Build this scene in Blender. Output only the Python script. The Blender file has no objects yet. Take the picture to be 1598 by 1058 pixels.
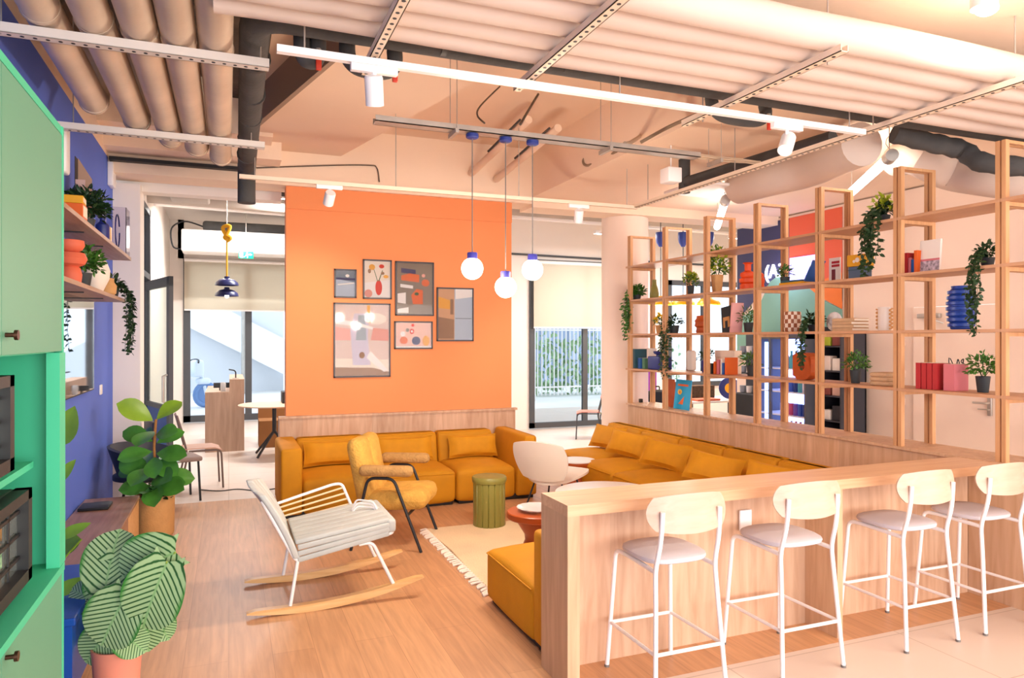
import bpy, math, random
from mathutils import Vector, Matrix, Euler
random.seed(7)
PI = math.pi
S = bpy.context.scene
COL = S.collection

# ------------------------------------------------------------------ camera
TH = math.radians(21.66); CT, ST = math.cos(TH), math.sin(TH)
FPX, CX, CY, CH = 1113.0, 799.0, 529.0, 1.7
cam_d = bpy.data.cameras.new('camera'); cam = bpy.data.objects.new('camera', cam_d); COL.objects.link(cam)
cam.location = (0, 0, CH); cam.rotation_euler = (PI/2, 0, -TH)
cam_d.sensor_width = 36; cam_d.lens = FPX/1598*36; cam_d.clip_start = .05; cam_d.clip_end = 300
S.camera = cam
# ------------------------------------------------------------------ exposure, sky
S.view_settings.view_transform = 'Standard'; S.view_settings.look = 'None'
S.view_settings.exposure = 0.56; S.view_settings.gamma = 1; S.view_settings.use_curve_mapping = False
w = bpy.data.worlds.new('sky'); S.world = w; w.use_nodes = True
bg = w.node_tree.nodes['Background']; bg.inputs[0].default_value = (.80, .90, 1.0, 1); bg.inputs[1].default_value = 1.5

def look_rot(d):
    return Vector(d).to_track_quat('-Z', 'Y').to_euler()
def area(name, loc, d, sx, sy, power, color):
    l = bpy.data.lights.new(name, 'AREA'); l.shape = 'RECTANGLE'; l.size = sx; l.size_y = sy; l.energy = power; l.color = color
    o = bpy.data.objects.new(name, l); COL.objects.link(o); o.location = loc; o.rotation_euler = look_rot(d); return o
WARM = (1.0, .80, .62); SOFT = (1.0, .90, .80)
# unseen fill lights added around the camera; rear one stands in for likely windows
area('rear_daylight_fill', (2.2, -3.4, 1.6), (0.08, 1, -.08), 6.5, 2.1, 265, (1, .95, .90))
area('side_fill', (6.9, -.6, 1.9), (-1, .55, .0), 3.0, 2.4, 110, (1, .93, .87))  # added fill, brightens the left wall side
area('overhead_fill_warm', (3.6, .3, 3.25), (0.05, .25, -1), 3.0, 1.6, 14, WARM)  # added overhead fill, no fixture modelled
area('ceiling_fill_warm', (3.4, 0.2, .9), (0.0, .35, 1), 4.0, 1.5, 7, (1, .84, .70))  # added fill from below, stands in for floor bounce on the ceiling

# ------------------------------------------------------------------ placing helpers
def ray(px, py=CY):
    k = (px-CX)/FPX; v = (CY-py)/FPX
    return Vector((k*CT+ST, -k*ST+CT, v))
def atY(px, py, Y):
    r = ray(px, py); t = Y/r.y; return Vector((r.x*t, Y, CH+r.z*t))
def atX(px, py, X):
    r = ray(px, py); t = X/r.x; return Vector((X, r.y*t, CH+r.z*t))
def atZ(px, py, Z):
    r = ray(px, py); t = (Z-CH)/r.z; return Vector((r.x*t, r.y*t, Z))
def atD(px, py, d):
    r = ray(px, py); return Vector((r.x*d, r.y*d, CH+r.z*d))

# ------------------------------------------------------------------ colours and materials
def lin(h):
    h = h.lstrip('#'); c = [int(h[i:i+2], 16)/255 for i in (0, 2, 4)]
    return tuple((x/12.92 if x <= .04045 else ((x+.055)/1.055)**2.4) for x in c)+(1,)
MATS = {}
def mat(name, c, rough=.6, metal=0, var=.0, vs=6, bump=0, bs=60, emit=0, ecol=None, trans=0, sheen=0, coat=0, ior=1.45, alpha=1):
    if name in MATS: return MATS[name]
    m = bpy.data.materials.new(name); m.use_nodes = True; nt = m.node_tree; b = nt.nodes['Principled BSDF']
    c = lin(c) if isinstance(c, str) else c
    b.inputs['Base Color'].default_value = c; b.inputs['Roughness'].default_value = rough; b.inputs['Metallic'].default_value = metal
    b.inputs['IOR'].default_value = ior
    if trans: b.inputs['Transmission Weight'].default_value = trans
    if sheen: b.inputs['Sheen Weight'].default_value = sheen; b.inputs['Sheen Roughness'].default_value = .4; b.inputs['Sheen Tint'].default_value = c
    if coat: b.inputs['Coat Weight'].default_value = coat
    if alpha < 1: b.inputs['Alpha'].default_value = alpha
    if emit:
        b.inputs['Emission Color'].default_value = lin(ecol) if ecol else c; b.inputs['Emission Strength'].default_value = emit
    tc = nt.nodes.new('ShaderNodeTexCoord')
    if var:
        n = nt.nodes.new('ShaderNodeTexNoise'); n.inputs['Scale'].default_value = vs; n.inputs['Detail'].default_value = 4
        nt.links.new(tc.outputs['Object'], n.inputs['Vector'])
        r = nt.nodes.new('ShaderNodeValToRGB'); r.color_ramp.elements[0].position = .3; r.color_ramp.elements[1].position = .7
        r.color_ramp.elements[0].color = tuple(x*(1-var) for x in c[:3])+(1,)
        r.color_ramp.elements[1].color = tuple(min(1, x*(1+var)) for x in c[:3])+(1,)
        nt.links.new(n.outputs['Fac'], r.inputs['Fac']); nt.links.new(r.outputs['Color'], b.inputs['Base Color'])
    if bump:
        n = nt.nodes.new('ShaderNodeTexNoise'); n.inputs['Scale'].default_value = bs; n.inputs['Detail'].default_value = 3
        nt.links.new(tc.outputs['Object'], n.inputs['Vector'])
        bp = nt.nodes.new('ShaderNodeBump'); bp.inputs['Strength'].default_value = bump; bp.inputs['Distance'].default_value = .01
        nt.links.new(n.outputs['Fac'], bp.inputs['Height']); nt.links.new(bp.outputs['Normal'], b.inputs['Normal'])
    MATS[name] = m; return m

def wood(name, c1, c2, stretch=(1, 12, 12), scale=2.0, rough=.45, board=None):
    """grain runs along the axis whose stretch is smallest; board = (axis, width) adds board to board tone steps"""
    if name in MATS: return MATS[name]
    m = bpy.data.materials.new(name); m.use_nodes = True; nt = m.node_tree; b = nt.nodes['Principled BSDF']; L = nt.links
    tc = nt.nodes.new('ShaderNodeTexCoord'); mp = nt.nodes.new('ShaderNodeMapping'); mp.inputs['Scale'].default_value = stretch
    L.new(tc.outputs['Object'], mp.inputs['Vector'])
    n = nt.nodes.new('ShaderNodeTexNoise'); n.inputs['Scale'].default_value = scale; n.inputs['Detail'].default_value = 6; n.inputs['Distortion'].default_value = .6
    L.new(mp.outputs['Vector'], n.inputs['Vector'])
    r = nt.nodes.new('ShaderNodeValToRGB'); r.color_ramp.elements[0].position = .32; r.color_ramp.elements[1].position = .68
    r.color_ramp.elements[0].color = lin(c1); r.color_ramp.elements[1].color = lin(c2)
    L.new(n.outputs['Fac'], r.inputs['Fac']); out = r.outputs['Color']
    if board:
        ax, wd = board
        sx = nt.nodes.new('ShaderNodeSeparateXYZ'); L.new(tc.outputs['Object'], sx.inputs[0])
        d = nt.nodes.new('ShaderNodeMath'); d.operation = 'DIVIDE'; d.inputs[1].default_value = wd; L.new(sx.outputs[ax], d.inputs[0])
        f = nt.nodes.new('ShaderNodeMath'); f.operation = 'FLOOR'; L.new(d.outputs[0], f.inputs[0])
        wn = nt.nodes.new('ShaderNodeTexWhiteNoise'); wn.noise_dimensions = '1D'; L.new(f.outputs[0], wn.inputs['W'])
        mr = nt.nodes.new('ShaderNodeMapRange'); mr.inputs[3].default_value = .88; mr.inputs[4].default_value = 1.08; L.new(wn.outputs['Value'], mr.inputs[0])
        mx = nt.nodes.new('ShaderNodeVectorMath'); mx.operation = 'SCALE'; L.new(out, mx.inputs[0]); L.new(mr.outputs[0], mx.inputs['Scale']); out = mx.outputs[0]
    L.new(out, b.inputs['Base Color']); b.inputs['Roughness'].default_value = rough
    MATS[name] = m; return m

def brick_mat(name, c1, c2, mortar, bw, bh, ms, rough, rotz=0, grain=True, off=.5):
    m = bpy.data.materials.new(name); m.use_nodes = True; nt = m.node_tree; b = nt.nodes['Principled BSDF']; L = nt.links
    tc = nt.nodes.new('ShaderNodeTexCoord'); mp = nt.nodes.new('ShaderNodeMapping'); mp.inputs['Rotation'].default_value = (0, 0, rotz)
    L.new(tc.outputs['Object'], mp.inputs['Vector'])
    br = nt.nodes.new('ShaderNodeTexBrick'); br.inputs['Scale'].default_value = 1; br.inputs['Brick Width'].default_value = bw
    br.inputs['Row Height'].default_value = bh; br.inputs['Mortar Size'].default_value = ms; br.offset = off
    br.inputs['Color1'].default_value = lin(c1); br.inputs['Color2'].default_value = lin(c2); br.inputs['Mortar'].default_value = lin(mortar)
    L.new(mp.outputs['Vector'], br.inputs['Vector']); out = br.outputs['Color']
    if grain:
        g = nt.nodes.new('ShaderNodeMapping'); g.inputs['Scale'].default_value = (1.2, 16, 1); L.new(mp.outputs['Vector'], g.inputs['Vector'])
        n = nt.nodes.new('ShaderNodeTexNoise'); n.inputs['Scale'].default_value = 2.2; n.inputs['Detail'].default_value = 6; n.inputs['Distortion'].default_value = .5
        L.new(g.outputs['Vector'], n.inputs['Vector'])
        mr = nt.nodes.new('ShaderNodeMapRange'); mr.inputs[1].default_value = .3; mr.inputs[2].default_value = .7; mr.inputs[3].default_value = .84; mr.inputs[4].default_value = 1.1
        L.new(n.outputs['Fac'], mr.inputs[0])
        mx = nt.nodes.new('ShaderNodeVectorMath'); mx.operation = 'SCALE'; L.new(out, mx.inputs[0]); L.new(mr.outputs[0], mx.inputs['Scale']); out = mx.outputs[0]
    L.new(out, b.inputs['Base Color']); b.inputs['Roughness'].default_value = rough
    MATS[name] = m; return m

# ------------------------------------------------------------------ mesh builder
class MB:
    def __init__(s): s.v = []; s.f = []; s.uv = {}
    def add(s, vs, fs, M=None, uvs=None):
        o = len(s.v)
        for p in vs:
            p = Vector(p); s.v.append(M @ p if M else p)
        for i, f in enumerate(fs):
            if uvs: s.uv[len(s.f)] = [uvs[j] for j in f]
            s.f.append([o+j for j in f])
        return s
    def box(s, x0, x1, y0, y1, z0, z1, M=None):
        vs = [(x, y, z) for x in (x0, x1) for y in (y0, y1) for z in (z0, z1)]
        return s.add(vs, [(0, 1, 3, 2), (4, 6, 7, 5), (0, 4, 5, 1), (2, 3, 7, 6), (0, 2, 6, 4), (1, 5, 7, 3)], M)
    def rbox(s, x0, x1, y0, y1, z0, z1, r=.02, bulge=(0, 0, 0), M=None, k=1, warp=None):
        c = Vector(((x0+x1)/2, (y0+y1)/2, (z0+z1)/2)); h = [(x1-x0)/2, (y1-y0)/2, (z1-z0)/2]
        r = min(r, min(h)*.999)
        if any(bulge): k = max(k, 5)
        ax = []
        for a in range(3):
            i = h[a]-r; L = [-h[a], -h[a]+.42*r, -h[a]+r]+[-i+2*i*j/(k+1) for j in range(1, k+1)]+[h[a]-r, h[a]-.42*r, h[a]]
            ax.append(L)
        n = len(ax[0]); idx = {}; vs = []; fs = []
        def vid(i, j, l):
            if (i, j, l) in idx: return idx[(i, j, l)]
            p = [ax[0][i], ax[1][j], ax[2][l]]; cl = [max(-(h[a]-r), min(h[a]-r, p[a])) for a in range(3)]
            d = Vector([p[a]-cl[a] for a in range(3)])
            q = Vector(cl)+(d.normalized()*r if d.length > 0 else d)
            u = [q[a]/h[a] if h[a] else 0 for a in range(3)]
            for a in range(3):
                if bulge[a]:
                    b1, b2 = [x for x in range(3) if x != a]
                    q[a] += bulge[a]*u[a]*max(0, 1-u[b1]**2)**.6*max(0, 1-u[b2]**2)**.6
            q = q+c
            if warp: q = Vector(warp(q))
            idx[(i, j, l)] = len(vs); vs.append(q); return idx[(i, j, l)]
        m = n-1
        for i in range(m):
            for j in range(m):
                fs.append((vid(i, j, 0), vid(i, j+1, 0), vid(i+1, j+1, 0), vid(i+1, j, 0)))
                fs.append((vid(i, j, m), vid(i+1, j, m), vid(i+1, j+1, m), vid(i, j+1, m)))
                fs.append((vid(i, 0, j), vid(i+1, 0, j), vid(i+1, 0, j+1), vid(i, 0, j+1)))
                fs.append((vid(i, m, j), vid(i, m, j+1), vid(i+1, m, j+1), vid(i+1, m, j)))
                fs.append((vid(0, i, j), vid(0, i, j+1), vid(0, i+1, j+1), vid(0, i+1, j)))
                fs.append((vid(m, i, j), vid(m, i+1, j), vid(m, i+1, j+1), vid(m, i, j+1)))
        return s.add(vs, fs, M)
    def tube(s, pts, r, seg=8, closed=False, M=None, caps=True):
        P = [Vector(p) for p in pts]; n = len(P); R = r if isinstance(r, (list, tuple)) else [r]*n
        vs = []; fs = []; nrm = None
        for i in range(n):
            t = (P[(i+1) % n]-P[i-1]) if closed or 0 < i < n-1 else (P[1]-P[0] if i == 0 else P[-1]-P[-2])
            if t.length < 1e-9: t = Vector((0, 0, 1))
            t.normalize()
            if nrm is None: nrm = t.orthogonal().normalized()
            nrm = nrm-t*nrm.dot(t)
            nrm = nrm.normalized() if nrm.length > 1e-6 else t.orthogonal().normalized()
            b = t.cross(nrm)
            for a in range(seg):
                q = 2*PI*a/seg; vs.append(P[i]+(nrm*math.cos(q)+b*math.sin(q))*R[i])
        for i in range(n if closed else n-1):
            for a in range(seg):
                A = i*seg+a; B = i*seg+(a+1) % seg; i2 = (i+1) % n
                fs.append((A, B, i2*seg+(a+1) % seg, i2*seg+a))
        if caps and not closed:
            fs.append(tuple(range(seg))[::-1]); fs.append(tuple((n-1)*seg+a for a in range(seg)))
        return s.add(vs, fs, M)
    def cyl(s, p0, p1, r, r1=None, seg=16, M=None):
        return s.tube([p0, p1], [r, r if r1 is None else r1], seg, M=M)
    def lathe(s, prof, c=(0, 0, 0), seg=24, M=None, fr=None, close=True):
        vs = []; fs = []; c = Vector(c); n = len(prof)
        for (r, z) in prof:
            for a in range(seg):
                q = 2*PI*a/seg; rr = r*(fr(q, z) if fr else 1); vs.append(c+Vector((rr*math.cos(q), rr*math.sin(q), z)))
        for i in range(n-1):
            for a in range(seg):
                fs.append((i*seg+a, i*seg+(a+1) % seg, (i+1)*seg+(a+1) % seg, (i+1)*seg+a))
        if close:
            fs.append(tuple(range(seg))[::-1]); fs.append(tuple((n-1)*seg+a for a in range(seg)))
        return s.add(vs, fs, M)
    def ball(s, c, r, seg=16, rings=10, M=None, sc=(1, 1, 1)):
        vs = []; fs = []; c = Vector(c)
        for i in range(1, rings):
            p = PI*i/rings
            for a in range(seg):
                q = 2*PI*a/seg; vs.append(c+Vector((r*math.sin(p)*math.cos(q)*sc[0], r*math.sin(p)*math.sin(q)*sc[1], -r*math.cos(p)*sc[2])))
        vs += [c+Vector((0, 0, -r*sc[2])), c+Vector((0, 0, r*sc[2]))]; b = len(vs)-2
        for i in range(rings-2):
            for a in range(seg): fs.append((i*seg+a, i*seg+(a+1) % seg, (i+1)*seg+(a+1) % seg, (i+1)*seg+a))
        for a in range(seg):
            fs.append((b, (a+1) % seg, a)); fs.append((b+1, (rings-2)*seg+a, (rings-2)*seg+(a+1) % seg))
        return s.add(vs, fs, M)
    def prism(s, poly, ax, a0, a1, M=None):
        """extrude a 2D polygon along axis ax (0,1,2)"""
        def P(p, a):
            return (a, p[0], p[1]) if ax == 0 else (p[0], a, p[1]) if ax == 1 else (p[0], p[1], a)
        n = len(poly); vs = [P(p, a0) for p in poly]+[P(p, a1) for p in poly]
        return s.add(vs, [tuple(range(n)), tuple(range(n, 2*n))[::-1]]+[(i, (i+1) % n, n+(i+1) % n, n+i) for i in range(n)], M)
    def pillow(s, w, h, t, M=None, n=10):
        vs = []; fs = []
        for sd in (1, -1):
            o = len(vs)
            for i in range(n+1):
                for j in range(n+1):
                    u = -1+2*i/n; v = -1+2*j/n
                    e = (max(0, 1-u**4)*max(0, 1-v**4))**.5
                    px_ = u*w/2*(1-.05*(1-abs(v)**2)); pz = v*h/2*(1-.10*(1-abs(u)**2))
                    vs.append((px_, sd*t/2*e, pz))
            for i in range(n):
                for j in range(n):
                    a = o+i*(n+1)+j; q = (a, a+n+1, a+n+2, a+1)
                    fs.append(q if sd > 0 else q[::-1])
        return s.add(vs, fs, M)
    def leaf(s, M, L, W, curl=.3, fold=.15, shape=0, nu=8, tip=1.0):
        """leaf along local +X, face up +Z; uv = (along, across)"""
        vs = []; fs = []; uvs = []
        cols = (-1, -.5, 0, .5, 1)
        for i in range(nu+1):
            u = i/nu
            if shape == 0: wd = math.sin(PI*u**.85)**.8 if 0 < u < 1 else 0        # pointed oval
            elif shape == 1: wd = math.sin(PI*(u**1.5))**.6 if 0 < u < 1 else .02     # fiddle: wide end
            else: wd = (1-abs(2*u-1)**2.4)**.6 if 0 < u < 1 else (.5 if u == 0 else .03)                 # round
            for c in cols:
                x = L*u-(.17*L*abs(c)**1.5*max(0, 1-u*2.6) if shape == 2 else 0); y = c*wd*W/2; z = -curl*L*u*u+fold*abs(c)*wd*W/2
                vs.append((x, y, z)); uvs.append((u, c*wd))
        for i in range(nu):
            for j in range(4):
                a = i*5+j; fs.append((a, a+5, a+6, a+1))
        return s.add(vs, fs, M, uvs)
    def build(s, name, m, parent=None, smooth=False, loc=None, ang=40):
        me = bpy.data.meshes.new(name); me.from_pydata([tuple(v) for v in s.v], [], s.f)
        if s.uv:
            ul = me.uv_layers.new(name='uv')
            for p in me.polygons:
                if p.index in s.uv:
                    for li, q in zip(p.loop_indices, s.uv[p.index]): ul.data[li].uv = q
        me.materials.append(m)
        o = bpy.data.objects.new(name, me); COL.objects.link(o)
        if parent: o.parent = parent
        if loc: o.location = loc
        me.validate(); fix_normals(me)
        if smooth:
            for p in me.polygons: p.use_smooth = True
            try: me.set_sharp_from_angle(angle=math.radians(ang))
            except Exception: pass
        return o
import bmesh
def fix_normals(me):
    bm = bmesh.new(); bm.from_mesh(me); bmesh.ops.recalc_face_normals(bm, faces=bm.faces); bm.to_mesh(me); bm.free()

def spline(pts, n=6, closed=False):
    P = [Vector(p) for p in pts]; out = []; m = len(P)
    for i in range(m if closed else m-1):
        p0 = P[i-1] if (i > 0 or closed) else P[0]; p1 = P[i]; p2 = P[(i+1) % m]; p3 = P[(i+2) % m] if (closed or i < m-2) else P[-1]
        for j in range(n):
            t = j/n
            out.append(.5*((2*p1)+(p2-p0)*t+(2*p0-5*p1+4*p2-p3)*t*t+(3*p1-p0-3*p2+p3)*t**3))
    if not closed: out.append(P[-1])
    return out
def fillet(pts, r=.05, n=5):
    P = [Vector(p) for p in pts]; out = [P[0]]
    for i in range(1, len(P)-1):
        a, b, c = P[i-1], P[i], P[i+1]; rr = min(r, (a-b).length*.49, (c-b).length*.49)
        s_, e = b+(a-b).normalized()*rr, b+(c-b).normalized()*rr
        for j in range(n+1):
            t = j/n; out.append(s_*(1-t)**2+b*2*t*(1-t)+e*t*t)
    out.append(P[-1]); return out
def T(x=0, y=0, z=0, rx=0, ry=0, rz=0):
    return Matrix.Translation((x, y, z)) @ Euler((rx, ry, rz)).to_matrix().to_4x4()

def tag(o, label, cat, group=None):
    o['label'] = label; o['category'] = cat
    if group: o['group'] = group
    return o
def thing(name, label, cat, loc=(0, 0, 0), rz=0, group=None):
    o = bpy.data.objects.new(name, None); COL.objects.link(o); o.location = loc; o.rotation_euler = (0, 0, rz); o.empty_display_size = .1
    return tag(o, label, cat, group)
def struct(name, mb, m, parent=None, smooth=False, label=None):
    o = mb.build(name, m, parent, smooth)
    if not parent: o['kind'] = 'structure'
    if label: o['label'] = label
    return o
def stuff(o, label, cat):
    o['kind'] = 'stuff'; o['label'] = label; o['category'] = cat; return o
def dup(root, loc, rz=0, label=None, group=None, scale=None):
    r = root.copy(); COL.objects.link(r); r.location = loc; r.rotation_euler = (0, 0, rz)
    if label: r['label'] = label
    if group: r['group'] = group
    if scale: r.scale = scale if isinstance(scale, tuple) else (scale,)*3
    for ch in list(root.children):
        c = ch.copy(); COL.objects.link(c); c.parent = r
        for g in ch.children:
            d = g.copy(); COL.objects.link(d); d.parent = c
    return r
def text_mb(s_, size, depth=.002):
    """letters standing in the local XZ plane, facing -Y, centred"""
    cu = bpy.data.curves.new('t', 'FONT'); cu.body = s_; cu.size = size; cu.extrude = depth; cu.align_x = 'CENTER'; cu.align_y = 'CENTER'
    cu.resolution_u = 3
    o = bpy.data.objects.new('t', cu); COL.objects.link(o); bpy.context.view_layer.update()
    me = o.evaluated_get(bpy.context.evaluated_depsgraph_get()).to_mesh()
    mb = MB(); mb.add([(v.co.x, -v.co.z, v.co.y) for v in me.vertices], [tuple(p.vertices) for p in me.polygons])
    o.to_mesh_clear(); bpy.data.objects.remove(o); bpy.data.curves.remove(cu)
    return mb

M_ = dict(
 ceil=mat('ceiling_paint', '#f3d9c0', .9, var=.03, vs=1.2, bump=.15, bs=25),
 soffit=mat('soffit_paint', '#ead0b8', .85, var=.04, vs=.9),
 concrete=mat('sprayed_concrete', '#5a4e42', .95, var=.35, vs=5, bump=.8, bs=18),
 white=mat('white_paint', '#eee6df', .8, var=.015, vs=2),
 peachw=mat('warm_white_paint', '#f3dccb', .8, var=.02, vs=2),
 blue=mat('indigo_wall_paint', '#5a76da', .7, var=.05, vs=1),
 orange=mat('orange_wall_paint', '#f0935c', .75, var=.03, vs=.8),
 velvet=mat('ochre_velvet', '#cc8a0a', .75, var=.08, vs=4, sheen=.35, bump=.15, bs=180),
 velvetd=mat('ochre_pillow_velvet', '#d08e0c', .75, var=.07, vs=9, sheen=.35, bump=.15, bs=180),
 black=mat('black_metal', '#26282c', .45),
 blackp=mat('black_plastic', '#1c1d20', .5),
 whitem=mat('white_metal', '#f4f0ee', .35),
 steel=mat('galvanised_steel', '#b9b2aa', .45, .7, var=.1, vs=8),
 duct=mat('foil_duct', '#cdb9a4', .5, .25, var=.12, vs=3, bump=.25, bs=14),
 tubew=mat('white_wrapped_duct', '#d4c1b4', .8, var=.04, vs=1.4, bump=.2, bs=9),
 foam=mat('grey_pipe_foam', '#4b4a49', .9, var=.15, vs=6, bump=.3, bs=30),
 green=mat('mint_lacquer', '#3fbd92', .5),
 greend=mat('sage_lacquer_door', '#5c9a7e', .5),
 seat=mat('pale_grey_seat_fabric', '#cfc8cc', .85, bump=.2, bs=200),
 cream=mat('cream_shell', '#efe3d6', .5),
 fur=mat('mustard_plush', '#d2a04a', .95, var=.14, vs=14, bump=1, bs=55, sheen=.6),
 furd=mat('tan_plush_arm', '#b58a52', .95, var=.12, vs=14, bump=1, bs=55, sheen=.5),
 slat=mat('pale_grey_strap', '#bcbfbb', .6, var=.04, vs=9),
 olive=mat('olive_ceramic', '#8b8540', .35, var=.06, vs=5),
 rug=mat('cream_wool_rug', '#ecd2ac', .95, var=.07, vs=3, bump=.6, bs=70),
 tassel=mat('ivory_tassel', '#f5e6d8', .9),
 terra=mat('terracotta_lacquer', '#a94d1c', .35),
 leafg=mat('leaf_green', '#44762a', .45, var=.35, vs=12),
 leafd=mat('dark_leaf_green', '#22401f', .5, var=.3, vs=14),
 leafy=mat('yellow_green_leaf', '#a3b22a', .5, var=.3, vs=14),
 leaff=mat('fig_leaf', '#4a8a34', .32, var=.3, vs=6),
 leaffy=mat('young_fig_leaf', '#7fa832', .35, var=.2, vs=6),
 soil=mat('potting_soil', '#2c2118', .95, bump=.6, bs=60),
 stem=mat('woody_stem', '#a5703a', .8, var=.2, vs=20),
 cobalt=mat('cobalt_glaze', '#2848a0', .4),
 cobd=mat('deep_blue_glaze', '#23307a', .4),
 vorange=mat('orange_glaze', '#e8521a', .45, var=.06, vs=12),
 worange=mat('burnt_orange_wood', '#b8521c', .6, var=.12, vs=12),
 coral=mat('coral_ceramic', '#d9694a', .6),
 pink=mat('pink_pot', '#e08c76', .55),
 tan=mat('tan_pot', '#cf9f66', .75, var=.06, vs=12, bump=.3, bs=60),
 dpot=mat('charcoal_pot', '#34393b', .6),
 dark=mat('anthracite_frame', '#4a4d52', .5),
 glass=mat('window_glass', '#f6fbff', .02, trans=1, ior=1.05),
 blind=mat('cream_blind_fabric', '#f2ead8', .9, emit=.22, ecol='#fff6e2'),
 book_r=mat('red_cover', '#b3262b', .6), book_p=mat('pink_cover', '#d0747c', .6), book_b=mat('blue_cover', '#2b5fa8', .6),
 book_o=mat('orange_cover', '#e0641f', .6), book_w=mat('white_cover', '#efe6dc', .6), book_t=mat('teal_cover', '#2c5560', .6),
 book_g=mat('green_cover', '#4d7a5c', .6), book_k=mat('black_cover', '#222428', .6), book_y=mat('yellow_cover', '#e2a31a', .6),
 kraft=mat('kraft_paper', '#c9a47e', .9, var=.08, vs=20), page=mat('page_edges', '#ede3d0', .9),
 card=mat('cardboard', '#b07a45', .9, var=.06, vs=5), cardd=mat('darker_cardboard', '#8f5f35', .9, var=.06, vs=5),
)
W_ = dict(
 counter=wood('counter_oak_top', '#d0a27c', '#dfb892', (1, 14, 14), 2.2, .4),
 panel=wood('upright_oak_panel', '#bf9576', '#d6b092', (10, 10, 1), 2.0, .5, board=(0, .37)),
 panely=wood('oak_half_wall_panel', '#c59c78', '#dab594', (10, 10, 1), 2.0, .5, board=(1, .34)),
 end=wood('oak_end_panel', '#c49b78', '#d6b08c', (12, 12, 1), 2.4, .45),
 shelf=wood('birch_shelf_wood', '#bd8c66', '#cc9b76', (12, 1, 12), 2.4, .5),
 post=wood('birch_post_wood', '#c28f60', '#d39f70', (14, 14, 1), 2.4, .5),
 side=wood('walnut_sideboard', '#8f6650', '#a87c64', (12, 1, 12), 2.4, .4),
 rock=wood('light_rocker_wood', '#d9a567', '#e8bd84', (1, 14, 14), 3, .4),
 ply=wood('pale_birch_ply', '#c2a38c', '#cfb19b', (1, 14, 14), 2.4, .4),
 bookw=wood('brown_wall_shelf_wood', '#a98468', '#bd9a80', (12, 1, 12), 2.4, .5),
)
# ================================================================== SETTING
def trans_mat(name, c, fac=.5):
    m = bpy.data.materials.new(name); m.use_nodes = True; nt = m.node_tree; nt.nodes.remove(nt.nodes['Principled BSDF'])
    o = nt.nodes['Material Output']; d = nt.nodes.new('ShaderNodeBsdfDiffuse'); t = nt.nodes.new('ShaderNodeBsdfTranslucent'); x = nt.nodes.new('ShaderNodeMixShader')
    d.inputs[0].default_value = lin(c); t.inputs[0].default_value = lin(c); x.inputs[0].default_value = fac
    nt.links.new(d.outputs[0], x.inputs[1]); nt.links.new(t.outputs[0], x.inputs[2]); nt.links.new(x.outputs[0], o.inputs[0]); return m
M_['blind'] = trans_mat('roller_blind_fabric', '#f0e8d8', .55)
wood_floor = brick_mat('oak_plank_floor', '#cf9d72', '#c4926a', '#ad7f5a', 1.35, .22, .0016, .42, PI/2)
tile_floor = brick_mat('pale_stone_tile', '#dfcfc2', '#d8c7ba', '#bfae9f', 1.2, .6, .004, .4, 0, False, 0)
struct('floor', MB().box(-1.1, 4.62, 3.04, 8.1, -.1, 0), wood_floor)
struct('floor', MB().box(-1.1, 1.55, -4, 3.04, -.1, 0), wood_floor)
struct('floor_tiled', MB().box(1.55, 7.2, -4, 3.04, -.1, 0), tile_floor)
struct('floor_tiled', MB().box(4.62, 11, 3.04, 8.1, -.1, 0), tile_floor)
struct('floor_tiled', MB().box(-2.3, 11, 8.1, 16, -.1, 0), tile_floor)
# walls
struct('wall_left', MB().box(-1.25, -1.1, -4, 8.26, 0, 3.48), M_['blue'])
struct('wall_left', MB().box(-1.25, -1.1, -4, 8.26, 3.48, 4.0), M_['ceil'])
struct('pillar', MB().box(-1.25, -.85, 8.26, 8.62, 0, 3.3), M_['white'], label='white pillar ending the indigo wall')
struct('wall_left', MB().box(-2.4, -2.3, 8.6, 11.2, 0, 4.1), M_['white'])
struct('wall_left', MB().box(-2.4, -1.1, 11.2, 16, 0, 4.1), M_['white'])
struct('wall_back', MB().box(-2.4, -.84, 15.8, 16, 0, 4.1).box(1.6, 3.1, 15.8, 16, 0, 4.1).box(-.95, 1.6, 15.8, 16, 3.32, 4.1), M_['white'])
struct('wall_back', MB().box(3.0, 3.15, 12.35, 15.8, 0, 4.1), M_['white'])
struct('wall_back', MB().box(3.15, 5.25, 12.35, 12.5, 0, 4.1).box(5.25, 7.55, 12.35, 12.5, 3.2, 4.1).box(7.55, 8.3, 12.35, 12.5, 0, 4.1)
       .box(8.3, 10.3, 12.35, 12.5, 0, .72).box(8.3, 10.3, 12.35, 12.5, 2.9, 4.1).box(10.3, 11, 12.35, 12.5, 0, 4.1), M_['white'])
struct('wall_right', MB().box(7.2, 7.35, -4, 4.80, 0, 3.4).box(7.2, 7.35, 5.82, 8.84, 0, 3.4).box(7.2, 7.35, 4.8, 5.82, 2.06, 3.4), M_['peachw'])
struct('wall_right', MB().box(7.35, 11, 8.72, 8.84, 0, 4.1), M_['peachw'])
struct('wall_right', MB().box(11, 11.1, 8.84, 12.5, 0, 4.1), M_['white'])
# orange feature wall with a low oak panel
ow = struct('wall_orange', MB().box(.57, 3.17, 8.0, 8.18, .87, 3.34), M_['orange'])
MB().box(.57, 3.17, 7.985, 8.0, 3.10, 3.34).build('upper_board', M_['orange'], ow)
struct('trim_1', MB().box(.50, 3.20, 7.95, 8.18, 0, .85).box(.49, 3.22, 7.93, 8.0, .85, .875), W_['panel'], label='low oak panel under the orange wall')
# half wall carrying the open shelving
struct('wall_half', MB().box(4.62, 4.97, 2.0, 7.72, 0, .885).box(4.60, 5.0, 2.0, 7.74, .885, .905), W_['panely'])
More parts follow.
